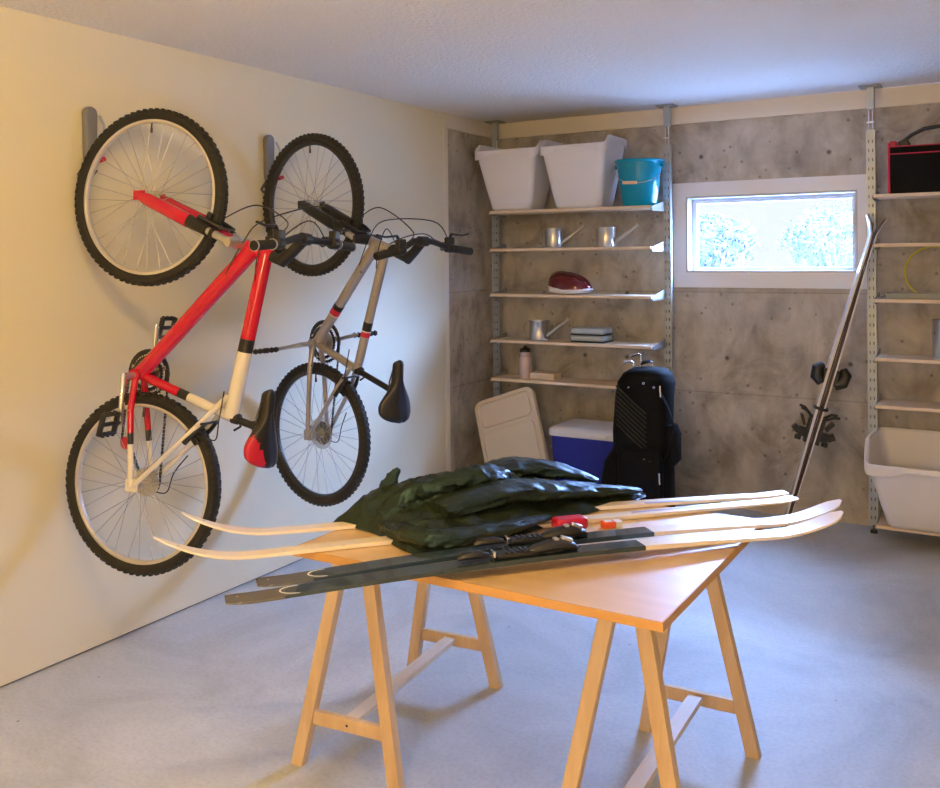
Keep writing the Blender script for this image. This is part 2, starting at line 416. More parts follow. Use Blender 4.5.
holds = ['under white bins and teal bucket', 'under two metal watering cans', 'under the red bicycle helmet', 'under watering can and blue-grey cases', 'under the water bottle']
holdr = ['under black and red tool bag', 'empty, below the tool bag shelf', 'with yellow hoop on it', 'with metal can on it', 'empty, above the large white tub']
def shelf(x0, x1, z, label, brs, group):
    root = thing('shelf', label, 'shelf', ((x0+x1)/2, 5.33, z-.018), 0, group)
    cxm = (x0+x1)/2
    b = MB(); b.bb((x0-cxm, -.115, 0), (x1-cxm, .115, .018)); b.build('board', M['shelf'], root, bevel=.002)
    for bx in brs:
        b = MB(); X = bx-cxm
        Mx = Matrix(((0, 0, 1, X), (1, 0, 0, 0), (0, 1, 0, 0), (0, 0, 0, 1)))
        b.prism([(.117, -.012), (.117, .048), (.100, .048), (-.10, .014), (-.112, .0), (-.1, -.012)], -.0015, .0015, Mx)
        b.bb((X-.01, -.105, -.003), (X+.01, .117, -.0005))
        b.build('bracket', M['bracket'], root, smooth=0)
for i, z in enumerate(SZ):
    shelf(.175, 1.262, z, '%s left wall shelf board, %s' % (names[i], holds[i]), (.171, 1.266), 'left wall shelves')
for i, z in enumerate([1.833, 1.577, 1.288, .983, .737]):
    shelf(2.475, 3.62, z, '%s right wall shelf board, %s' % (names[i], holdr[i]), (2.4725, 3.6225), 'right wall shelves')
post('shelf_post', 3.66, PY, 1, 'slotted steel post at far end of right shelves')

# ---------------------------------------------------------------- bins
def tub(name, label, loc, rz, wb, db, wt, dt, h, dip, matl, group=None):
    root = thing(name, label, 'storage bin', loc, rz, group)
    def rr(wx, dy, z, rad, n=6, dipf=0):
        pts = []
        for (sx, sy, a0) in ((1, 1, 0), (-1, 1, 90), (-1, -1, 180), (1, -1, 270)):
            for k in range(n+1):
                a_ = radians(a0+90*k/n)
                pts.append(Vector((sx*(wx/2-rad)+rad*cos(a_), sy*(dy/2-rad)+rad*sin(a_), z)))
            # side midpoints
        out = []
        N = len(pts)
        for i in range(N):
            p, q = pts[i], pts[(i+1) % N]
            out.append(p)
            if (q-p).length > .06:
                for k in range(1, 8): out.append(p.lerp(q, k/8))
        if dipf:
            for p in out:
                f_ = min(1, max(0, (-p.y/(dy/2)-.55)/.42)); f_ = f_*f_*(3-2*f_)
                p.z -= dipf*f_
        return out
    b = MB(); rings = []
    prof = [(0, 0), (.02, .006), (.5, .5), (.93, .93)]
    rings.append(rr(wb-.03, db-.03, 0, .03)); rings.append(rr(wb, db, .015, .035))
    for tt in (.3, .6, .9):
        rings.append(rr(wb+(wt-wb)*tt*.9, db+(dt-db)*tt*.9, h*tt, .035+.01*tt, dipf=dip*tt))
    rings.append(rr(wt-.03, dt-.03, h-.012, .045, dipf=dip)); rings.append(rr(wt-.028, dt-.028, h-.002, .045, dipf=dip))
    # inside
    rings.append(rr(wt-.04, dt-.04, h-.004, .042, dipf=dip)); 
    for tt in (.9, .5):
        rings.append(rr(wb+(wt-wb)*tt*.9-.008, db+(dt-db)*tt*.9-.008, h*tt, .04, dipf=dip*tt))
    rings.append(rr(wb-.012, db-.012, .02, .03)); rings.append(rr(wb-.06, db-.06, .008, .02))
    b.loft(rings); b.build('body', matl, root, smooth=50)
    # rim with deeper hand grips at the corners
    b = MB()
    def skirt(p, wx, dy):
        # depth of the rim skirt: deep at the ends, shallow at the middle
        u = abs(p.x)/(wx/2) if abs(abs(p.y)-dy/2) < .02 else abs(p.y)/(dy/2)
        t_ = min(1, max(0, (u-.50)/.14)); return .020+.030*t_
    o1 = rr(wt, dt, h, .05, dipf=dip); o2 = [Vector((p.x, p.y, p.z-skirt(p, wt, dt))) for p in o1]
    i1 = rr(wt-.034, dt-.034, h, .035, dipf=dip); i2 = [Vector((p.x*.988, p.y*.988, p.z)) for p in o2]; 
    o0 = [Vector((p.x*.993, p.y*.993, p.z+.005)) for p in o1]; i0 = [Vector((p.x, p.y, p.z+.005)) for p in i1]
    b.loft([i2, o2, o1, o0, i0, i1], closed=True); b.build('rim', matl, root, smooth=50)
    return root
sz = SZ[0]
tub('storage_bin', 'white plastic bin at left end of top left shelf', (.325, 5.335, sz), radians(0), .29, .22, .455, .41, .43, .055, M['white_plastic'], 'white bins on the top left shelf')
tub('storage_bin', 'white plastic bin beside the teal bucket on top shelf', (.79, 5.335, sz), radians(0), .31, .22, .445, .41, .43, .055, M['white_plastic'], 'white bins on the top left shelf')
tub('storage_bin', 'large white open tub below the right shelves, just above the floor', (2.80, 5.30, .112), radians(-1), .54, .23, .73, .46, .455, .12, M['white_plastic'])
shelf(2.475, 3.62, .112, 'low right shelf board near the floor, under the large white tub', (2.4725, 3.6225), 'right wall shelves')

# bucket
bk = thing('bucket', 'glossy teal bucket with wire handle beside white bins on top left shelf', 'bucket', (1.155, 5.33, sz))
prof = [(0, 0), (.098, 0), (.104, .006), (.128, .20), (.132, .235), (.138, .262), (.148, .266), (.150, .275), (.146, .279), (.138, .277), (.127, .235), (.122, .19), (.099, .012), (0, .010)]
MB().lathe(prof, seg=48).build('body', M['teal'], bk)
b = MB(); pts = []
for k in range(21):
    a_ = pi*k/20; pts.append((-.148*cos(a_), -.152*sin(a_)*.93, .235-.10*sin(a_)+.02*cos(a_)))
b.path(pts, .0022, 6); b.build('wire_handle', M['chrome'], bk)
b = MB(); b.cyl((-.048, -.150, .137), (.036, -.150, .134), .009); b.build('handle_grip', M['pine'], bk)
for sx in (-1, 1):
    b = MB(); b.cyl((sx*.132, 0, .245), (sx*.152, 0, .245), .012); b.build('handle_lug', M['teal'], bk)

# watering cans
def wcan(x, y, z, rz, r, h, label, ear, spout_l=.15):
    root = thing('watering_can', label, 'watering can', (x, y, z), rz, 'galvanised watering cans on the left shelves')
    b = MB(); b.lathe([(0, 0), (r, 0), (r*1.02, .004), (r*.97, .01), (r*.97, h-.012), (r*1.03, h-.006), (r*1.03, h), (r*.97, h), (r*.94, h-.01), (r*.94, .01), (0, .008)], seg=40); b.build('body', M['steel_can'], root)
    b = MB(); b.path([(r*.85, 0, .025), (r*1.6, 0, .055), (r+spout_l*.9, 0, h*1.05)], [.016, .012, .009], 12); b.build('spout', M['steel_can'], root)
    b = MB(); b.lathe([(.008, 0), (.013, .012), (.013, .016), (.0, .017)], c=(r+spout_l*.88, 0, h*1.03), axis=(.7, 0, .5), seg=16); b.build('spout_tip', M['steel_can'], root)
    b = MB(); p = []
    for k in range(15):
        a_ = radians(75+210*k/14); p.append((-r*.95+ear*cos(a_)-.004, 0, h*.55+h*.42*sin(a_)))
    b.path(p, .005, 8, flat=.5); b.build('handle', M['steel_can'], root)
    return root
wcan(.577, 5.33, SZ[1], radians(8), .058, .124, 'metal watering can on second left shelf, under the white bins', .025)
wcan(.935, 5.33, SZ[1], radians(2), .060, .122, 'metal watering can on second left shelf, below the teal bucket', .045)
wcan(.468, 5.33, SZ[3], radians(2), .062, .126, 'metal watering can on fourth left shelf, left of stacked cases', .045)

# helmet
hm = thing('bicycle_helmet', 'glossy dark red and white bicycle helmet on third left shelf', 'helmet', (.690, 5.33, SZ[2]), radians(-4))
b = MB(); N = 28; rings = []
for i in range(1, 16):
    ph = pi/2*(1-i/15.0)  # from top to brim
    ring = []
    for k in range(N):
        t_ = 2*pi*k/N
        x = .152*cos(ph)**.75*cos(t_) ; y = .098*cos(ph)**.75*sin(t_)
        z = .020+.118*sin(ph)**.9*(1-.22*(x/.152)) + .022*max(0, -x/.152)*cos(ph)
        gr = 1-.035*(1 if (abs(y) > .022 and abs(y) < .036 and abs(x) < .11) else 0)
        ring.append(Vector((x*gr, y*gr, z*gr)))
    rings.append(ring)
rings.insert(0, [Vector((.004*cos(2*pi*k/N)-.0, .003*sin(2*pi*k/N), .140)) for k in range(N)])
b.loft(rings); b.build('shell', M['darkred'], hm, smooth=60)
b = MB(); rings = []
for (sc, dz) in ((1.0, .035), (1.02, .012), (.97, 0), (.85, 0), (.85, .03)):
    rings.append([Vector((.150*sc*cos(2*pi*k/N), .097*sc*sin(2*pi*k/N), dz+.004+.016*abs(sin(2*pi*k/N))*0+max(0, -cos(2*pi*k/N))*.026*(1 if dz > .001 else .3)+.006*cos(4*pi*k/N)*(dz < .02)+.006*(dz < .02))) for k in range(N)])
b.loft(rings, closed=True); b.build('foam_rim', M['styro'], hm, smooth=60)
for (x0, y0_) in ((-.05, -.058), (.0, -.062), (.055, -.052), (-.02, -.02), (.04, -.02)):
    b = MB(); b.path([(x0-.02, y0_, .122-abs(y0_)*.45-x0*.15), (x0+.022, y0_*1.05, .113-abs(y0_)*.45-x0*.3)], [.006, .005], 8, flat=.6); b.build('vent', M['slot'], hm)

# cases
cs = M['ski_grey']
def case(z, label, y=0):
    root = thing('flat_case', label, 'case', (.832, 5.335, z), radians(-2), 'blue-grey cases on fourth left shelf')
    m_ = mat('blue_grey_case', (.42, .50, .56), .4)
    b = MB(); b.box((0, 0, .026), (.215, .15, .036)); b.build('body', m_, root, bevel=.008)
    b = MB(); b.box((0, 0, .004), (.220, .155, .008)); b.build('base_band', M['black'], root, bevel=.002)
case(SZ[3], 'lower blue-grey flat case of stack on fourth left shelf'); case(SZ[3]+.045, 'upper blue-grey flat case of stack on fourth left shelf')
# bottle
bt = thing('water_bottle', 'pale pinkish water bottle with dark cap on lowest left shelf', 'bottle', (.388, 5.29, SZ[4]))
MB().lathe([(0, 0), (.036, 0), (.038, .005), (.038, .125), (.035, .14), (.030, .147), (.034, .158), (.034, .17), (0, .172)], seg=28).build('body', mat('frosted_pink_plastic', (.58, .45, .43), .4), bt)
MB().lathe([(.035, .170), (.036, .185), (.026, .195), (.012, .198), (.012, .21), (0, .212)], seg=28).build('cap', M['black'], bt)
b = MB(); b.box((.50, 5.34, SZ[4]+.020), (.185, .12, .040)); tag(b.build('carton', mat('pale_pink_carton', (.72, .60, .50), .6), bevel=.004), 'low pale pinkish carton beside water bottle on lowest left shelf', 'carton')

# beige lid leaning in corner
ld = thing('bin_lid', 'beige plastic bin lid leaning against concrete in the left corner', 'lid', (.37, 5.0, .012))
def lidrr(w_, h_, rad, z, dx=0, dy=0):
    pts = []
    for (sx, sy, a0) in ((1, 1, 0), (-1, 1, 90), (-1, -1, 180), (1, -1, 270)):
        for k in range(7):
            a_ = radians(a0+15*k); pts.append(Vector((sx*(w_/2-rad)+rad*cos(a_)+dx, sy*(h_/2-rad)+rad*sin(a_)+dy, z)))
    return pts
Rl = Matrix.Translation((0, .10, .37)) @ Matrix.Rotation(radians(74), 4, 'X') @ Matrix.Rotation(radians(24), 4, 'Z')
Rl = Matrix.Translation((0, .13, .36)) @ Matrix.Rotation(radians(75), 4, 'X') @ Matrix.Rotation(radians(20), 4, 'Z') @ Matrix.Scale(1.06, 4)
b = MB(); b.loft([[Rl @ p for p in r_] for r_ in (lidrr(.40, .56, .05, -.03), lidrr(.41, .57, .055, 0), lidrr(.40, .56, .05, .012), lidrr(.36, .52, .035, .014), lidrr(.35, .51, .03, .006), lidrr(.34, .50, .03, .006))]); b.build('panel', M['beige'], ld, smooth=35)
b = MB(); b.loft([[Rl @ p for p in r_] for r_ in (lidrr(.34, .33, .03, .004, 0, -.08), lidrr(.33, .32, .03, .014, 0, -.08), lidrr(.31, .30, .03, .015, 0, -.08))]); b.build('raised_panel', M['beige'], ld, smooth=35)
b = MB(); b.loft([[Rl @ p for p in r_] for r_ in (lidrr(.34, .13, .03, .004, 0, .175), lidrr(.33, .12, .03, .014, 0, .175), lidrr(.31, .10, .03, .015, 0, .175))]); b.build('raised_panel', M['beige'], ld, smooth=35)

# cooler
cl = thing('cooler', 'blue cooler with white lid on floor beside the golf bag', 'cooler', (.950, 5.27, 0))
b = MB(); b.loft([lidrr(.53, .30, .03, 0), lidrr(.55, .32, .03, .02), lidrr(.60, .345, .03, .435)]); b.build('body', M['blue'], cl)
b = MB(); b.loft([lidrr(.62, .365, .035, .436), lidrr(.625, .37, .035, .445), lidrr(.62, .365, .035, .475), lidrr(.59, .335, .03, .487), lidrr(.54, .29, .03, .489)]); b.build('lid', M['white_plastic'], cl)
b = MB(); b.box((.0, -.188, .458), (.17, .012, .022)); b.build('latch', M['white_plastic'], cl, bevel=.003)
for sx in (-1, 1):
    b = MB(); b.path([(sx*.295, -.09, .36), (sx*.325, -.09, .35), (sx*.325, .09, .35), (sx*.295, .09, .36)], .009, 8); b.build('handle', M['white_plastic'], cl)

# golf bag
gb = thing('golf_bag', 'tall black golf bag standing on floor beside the blue cooler', 'golf bag', (1.325, 4.92, 0), radians(4))
def sect(cx_, cy_, rx, ry, z, n=24, e=.8):
    o = []
    for k in range(n):
        t_ = 2*pi*k/n; c_, s_ = cos(t_), sin(t_)
        o.append(Vector((cx_+rx*math.copysign(abs(c_)**e, c_), cy_+ry*math.copysign(abs(s_)**e, s_), z)))
    return o
b = MB(); b.loft([sect(0, 0, .15, .12, 0), sect(0, 0, .165, .135, .02), sect(-.005, 0, .165, .135, .30), sect(-.01, 0, .165, .125, .55), sect(.0, 0, .160, .12, .74), sect(.012, .0, .158, .12, .82), sect(.022, .0, .135, .105, .872), sect(.03, 0, .095, .08, .90), sect(.032, 0, .04, .04, .907)]); b.build('body', M['bag'], gb, smooth=60)
b = MB(); b.loft([sect(-.155, -.03, .05, .08, .02), sect(-.165, -.03, .075, .10, .06), sect(-.165, -.03, .075, .10, .25), sect(-.15, -.03, .065, .09, .38), sect(-.12, -.02, .04, .06, .47), sect(-.11, -.02, .01, .02, .49)]); b.build('side_pocket', M['bag'], gb, smooth=60)
b = MB(); b.loft([sect(.01, -.12, .11, .05, .03), sect(.01, -.125, .125, .06, .06), sect(.01, -.125, .125, .06, .40), sect(.01, -.12, .11, .045, .46), sect(.01, -.11, .08, .02, .48)]); b.build('front_pocket', M['bag'], gb, smooth=60)
b = MB(); b.loft([sect(.155, -.02, .025, .05, .38), sect(.165, -.02, .04, .06, .41), sect(.165, -.02, .042, .06, .55), sect(.155, -.02, .03, .05, .60)]); b.build('accessory_pouch', M['bag'], gb, smooth=60)
for k in range(9):
    b = MB(); x0_ = -.115; z_ = .545+k*.026
    pa = (-.125+.0*k, -.118, z_+.055); pb_ = (-.125+.17, -.1265, z_-.085)
    b.path([pa, ((pa[0]+pb_[0])/2, -.129, (pa[2]+pb_[2])/2), pb_], .0055, 8); b.build('rib', M['bag_rib'], gb)
b = MB(); b.path([(.11, -.10, .80), (.155, -.085, .70), (.185, -.075, .60), (.17, -.08, .50), (.13, -.12, .40)], .014, 8, flat=.35); b.build('shoulder_strap', M['bag'], gb)
for (x, y, z) in ((-.055, -.113, .80), (.03, -.118, .83), (.07, -.098, .865), (.085, -.112, .81), (.045, -.172, .425), (.075, -.170, .415), (.105, -.16, .40)):
    b = MB(); b.torus((x, y, z), (0, 1, .3), .005, .002, 12, 6); b.build('rivet', M['chrome'], gb)
b = MB(); b.path([(.118, -.108, .82), (.122, -.112, .76)], .004, 8); b.build('zip_pull', M['chrome'], gb)
b = MB(); b.path([(.125, -.165, .36), (.128, -.165, .30)], .004, 8); b.build('zip_pull', M['chrome'], gb)
gg = 'golf clubs in the golf bag'
def club(dx, hz, label, tilt, mt):
    r_ = thing('golf_club', label, 'golf club', (1.325+dx, 4.93, .30), 0, gg)
    b = MB(); b.path([(0, 0, 0), (tilt*.8, 0, hz-.30)], .0055, 8); b.build('shaft', M['chrome'], r_)
    b = MB(); b.path([(tilt*.8, 0, hz-.30), (tilt*.8-.01, -.01, hz-.29), (tilt*.8-.045, -.02, hz-.298), (tilt*.8-.06, -.022, hz-.31)], [.007, .012, .018, .010], 10, flat=.6); b.build('club_head', mt, r_)
club(-.02, .968, 'chrome headed golf club rising highest from the golf bag', .0, M['chrome'])
club(.03, .93, 'dark headed golf club at right of the golf bag opening', .02, M['black'])
club(-.05, .925, 'grey headed golf club at left of the golf bag opening', -.02, M['silver'])

# tool bag, hoop, tray, can on the right shelves
rz_ = 1.833
tb = thing('tool_bag', 'black fabric tool bag with red piping and arched handle on right shelf', 'tool bag', (2.78, 5.335, rz_))
b = MB(); b.loft([lidrr(.47, .20, .02, .0), lidrr(.47, .20, .02, .20), lidrr(.465, .19, .02, .245)]); b.build('body', M['bag'], tb)
for z_ in (.205, .243):
    b = MB(); pts = [Vector((p.x, p.y, z_)) for p in lidrr(.478, .207, .02, 0)]; b.path(pts, .003, 8, closed=True); b.build('piping', M['redplastic'], tb)
for sx in (-1, 1):
    b = MB(); b.path([(sx*.232, -.102, .004), (sx*.233, -.103, .12), (sx*.232, -.102, .262)], .006, 8); b.build('piping', M['redplastic'], tb)
    b = MB(); b.box((sx*.215, -.03, .258), (.035, .10, .035)); b.build('corner_tab', M['redplastic'], tb, bevel=.008)
    b = MB(); b.box((sx*.165, -.04, .262), (.05, .03, .045), rot=Matrix.Rotation(sx*.5, 3, 'Y')); b.build('handle_mount', M['black'], tb, bevel=.008)
b = MB(); b.path([(-.175, -.04, .27), (-.13, -.04, .305), (-.07, -.04, .333), (0, -.04, .34), (.07, -.04, .333), (.13, -.04, .305), (.175, -.04, .27)], .010, 10); b.build('handle', M['black'], tb)
hp = MB(); Rh = Matrix.Rotation(radians(-12), 3, 'X')
hp.torus((0, 0, 0), Rh @ Vector((0, 1, 0)), .135, .0055, 64, 8); o = hp.build('hoop', M['yellow'], loc=(2.735, 5.425, 1.288+.138)); tag(o, 'thin yellow hoop standing upright on third right shelf', 'hoop')
tr_ = thing('metal_tray', 'long low metal tray lying on third right shelf', 'tray', (2.86, 5.30, 1.288))
b = MB(); b.loft([lidrr(.66, .13, .01, 0), lidrr(.68, .15, .01, .030), lidrr(.67, .14, .01, .030), lidrr(.65, .12, .01, .006)]); b.build('body', mat('olive_metal_tray', (.40, .38, .26), .4, .6), tr_)
b = MB(); b.path([(-.38, .0, .004), (-.36, -.0, .006), (-.30, 0, .034)], [.016, .03, .03], 8, flat=.15); b.build('lip', M['galv'], tr_)
ct = thing('metal_can', 'shiny metal canister on fourth right shelf at the photo edge', 'can', (2.81, 5.33, .983))
MB().lathe([(0, 0), (.074, 0), (.076, .004), (.073, .01), (.073, .185), (.077, .19), (.077, .20), (.072, .20), (.070, .19), (.070, .02), (0, .02)], seg=40).build('body', M['steel_can'], ct)
b = MB(); b.path([(-.074, 0, .16), (-.082, -.01, .12), (-.075, 0, .07)], .003, 6); b.build('handle', M['steel_can'], ct)

# ---------------------------------------------------------------- skis leaning by the window
def strip(pts, wfun, th, mi=0, side=Vector((0, 1, 0)), up=None):
    """pts centreline, side = width direction, thickness along local up"""
    b = MB(); rings = []
    n = len(pts)
    for i, p in enumerate(pts):
        t = (pts[min(i+1, n-1)]-pts[max(i-1, 0)]).normalized()
        sd = (side - t*side.dot(t)).normalized(); u = t.cross(sd).normalized()
        w_ = wfun(i/(n-1)); 
        rings.append([p-sd*w_/2, p+sd*w_/2, p+sd*w_/2+u*th, p-sd*w_/2+u*th])
    return b, rings
lean_b = Vector((2.0, 5.24, 0)); lean_t = Vector((2.485, 5.375, 1.745))
axis = (lean_t-lean_b).normalized(); sideV = Vector((.3, -1, 0)); sideV = (sideV-axis*sideV.dot(axis)).normalized(); upV = axis.cross(sideV).normalized()
if upV.x < 0: upV = -upV
def lean_ski(sgn, label):
    root = thing('ski', label, 'ski', lean_b, 0, 'skis strapped together leaning by the window')
    L = 1.79; pts = []
    for k in range(41):
        u = k/40; off = .005*math.sin(pi*min(u/.9, 1))*1.0+.003
        if u > .92: off += (.050 if sgn < 0 else .034)*((u-.92)/.08)**2
        pts.append(axis*(u*L)+upV*sgn*off)
    wf = lambda u: (.085-.020*sin(pi*u)) if u < .93 else (.085*sqrt(max(0, 1-((u-.93)/.075)**2))+.01)
    b = MB(); rings = []; rings2 = []
    for i, p in enumerate(pts):
        t = (pts[min(i+1, 40)]-pts[max(i-1, 0)]).normalized(); sd = sideV; u_ = t.cross(sd).normalized()
        if u_.dot(upV)*sgn < 0: u_ = -u_
        w_ = wf(i/40); th = (.010+.010*sin(pi*i/40)) if sgn < 0 else (.006+.006*sin(pi*i/40))
        rings.append([p-sd*w_/2, p+sd*w_/2, p+sd*w_/2+u_*th, p-sd*w_/2+u_*th])
        rings2.append([p-sd*w_*.51+u_*th*.3, p+sd*w_*.51+u_*th*.3, p+sd*w_*.51-u_*.0015, p-sd*w_*.51-u_*.0015])
    b.loft(rings); o = b.build('ski_body', M['ski_silver'], root, smooth=30)
    b = MB(); b.loft(rings2); b.build('ski_base', M['maroon'], root, smooth=30)
    # bindings
    for (u, kind) in ((.33, 'heel_binding'), (.50, 'toe_binding')):
        c = axis*(u*L)+upV*sgn*(.022); b = MB()
        rot = Matrix((sideV, upV*sgn, axis)).transposed()
        def bx(p, d, r=None): b.box(c+rot @ (Vector(p)*.82), [k_*.82 for k_ in d], 0, rot if r is None else rot @ r)
        if kind == 'toe_binding':
            bx((0, .01, 0), (.07, .022, .10)); b.path([c+rot @ Vector(q) for q in ((0, .01, -.04), (0, .045, -.015), (0, .052, .03), (0, .03, .06))], [.03, .036, .032, .018], 12)
            bx((0, .035, -.05), (.10, .02, .02))
        else:
            bx((0, .012, 0), (.07, .024, .18)); bx((0, .045, -.03), (.05, .05, .06)); bx((0, .085, -.02), (.06, .05, .04), Matrix.Rotation(radians(35), 3, 'X'))
            bx((.0, .06, .05), (.085, .018, .07), Matrix.Rotation(radians(-30), 3, 'X')); b.path([c+rot @ Vector(q) for q in ((.03, .01, .07), (.05, .05, .10), (.04, .08, .105))], .008, 8)
            b.path([c+rot @ Vector(q) for q in ((-.03, .01, .07), (-.05, .05, .10), (-.04, .08, .105))], .008, 8); bx((0, .06, -.075), (.03, .04, .03))
        b.build(kind, M['black'], root, bevel=.004)
    return root
lean_ski(1, 'right ski of the pair leaning upright against the shelf post')
lean_ski(-1, 'left ski of the pair leaning upright against the shelf post')
b = MB()
for u in (.40,):
    c = lean_b+axis*(u*1.79); pts = [c+sideV*(.046*cos(a_))+upV*(.036*sin(a_)) for a_ in [2*pi*k/16 for k in range(16)]]
    b.path(pts, .006, 6, closed=True, flat=1.6)
tag(b.build('ski_strap', M['black']), 'black strap holding the two leaning skis together', 'strap')

# ---------------------------------------------------------------- table and trestles
TA = radians(-0.2)
def rot2(x, y, a_): return (x*cos(a_)-y*sin(a_), x*sin(a_)+y*cos(a_))
tcx, tcy = 1.932, 2.397; TW, TD = 1.066, .908
tt_ = thing('tabletop', 'birch wood tabletop board resting on two sawhorses', 'tabletop', (tcx, tcy, .703), TA)
b = MB(); b.box((0, 0, .0105), (TW-.008, TD-.008, .022)); b.build('panel', M['top'], tt_)
b = MB(); 
b.bb((-TW/2, -TD/2, 0), (TW/2, -TD/2+.004, .0217)); b.bb((-TW/2, TD/2-.004, 0), (TW/2, TD/2, .0217)); b.bb((-TW/2, -TD/2+.004, 0), (-TW/2+.004, TD/2-.004, .0217)); b.bb((TW/2-.004, -TD/2+.004, 0), (TW/2, TD/2-.004, .0217))
b.build('edge_band', M['top_edge'], tt_, smooth=0)
def trestle(label):
    root = thing('sawhorse', label, 'sawhorse', (0, 0, 0), 0, 'wooden sawhorses')
    Z = .703; L = .70; sp = .170
    b = MB(); b.box((0, 0, Z-.03), (.030, L-.03, .06)); b.build('top_beam', M['pine'], root, bevel=.002)
    for sy in (-1, 1):
        for sx in (-1, 1):
            bot = Vector((sx*sp, sy*(L/2), 0)); top = Vector((sx*.030, sy*(L/2-.065), Z-.004))
            d = (top-bot).normalized()
            def q(p, z): return p+d*((z-p.z)/d.z)
            vs = []
            for z in (0, Z-.004):
                for (a1, a2) in ((-1, -1), (1, -1), (1, 1), (-1, 1)):
                    vs.append(q(bot+Vector((a1*.0205, a2*.0165, 0)), z))
            b = MB(); b.add(vs, [(3, 2, 1, 0), (4, 5, 6, 7), (0, 1, 5, 4), (1, 2, 6, 5), (2, 3, 7, 6), (3, 0, 4, 7)])
            b.build('leg', M['pine'], root, bevel=.002)
        zz = .146; xs = sp+(.030-sp)*zz/Z-.020; ry = L/2-.065*zz/Z
        b = MB(); b.box((0, sy*ry, zz), (2*xs, .02, .040)); b.build('rail', M['pine'], root, bevel=.0015)
        for (hx) in (0,):
            b = MB(); b.cyl((hx, sy*ry-.0105, zz), (hx, sy*ry+.0105, zz), .004); b.build('screw', M['slot'], root)
    b = MB(); b.box((0, 0, .150), (.045, 2*ry-.022, .018)); b.build('stretcher', M['pine_light'], root, bevel=.0015)
    return root
s1 = trestle('left wooden sawhorse under the tabletop, beneath the dark ski tails')
s1.location = (1.390, 2.494, 0); s1.rotation_euler = (0, 0, radians(5))
dup(s1, (2.268, 2.494, 0), radians(1.5), 'right wooden sawhorse under the tabletop, nearest the open floor')

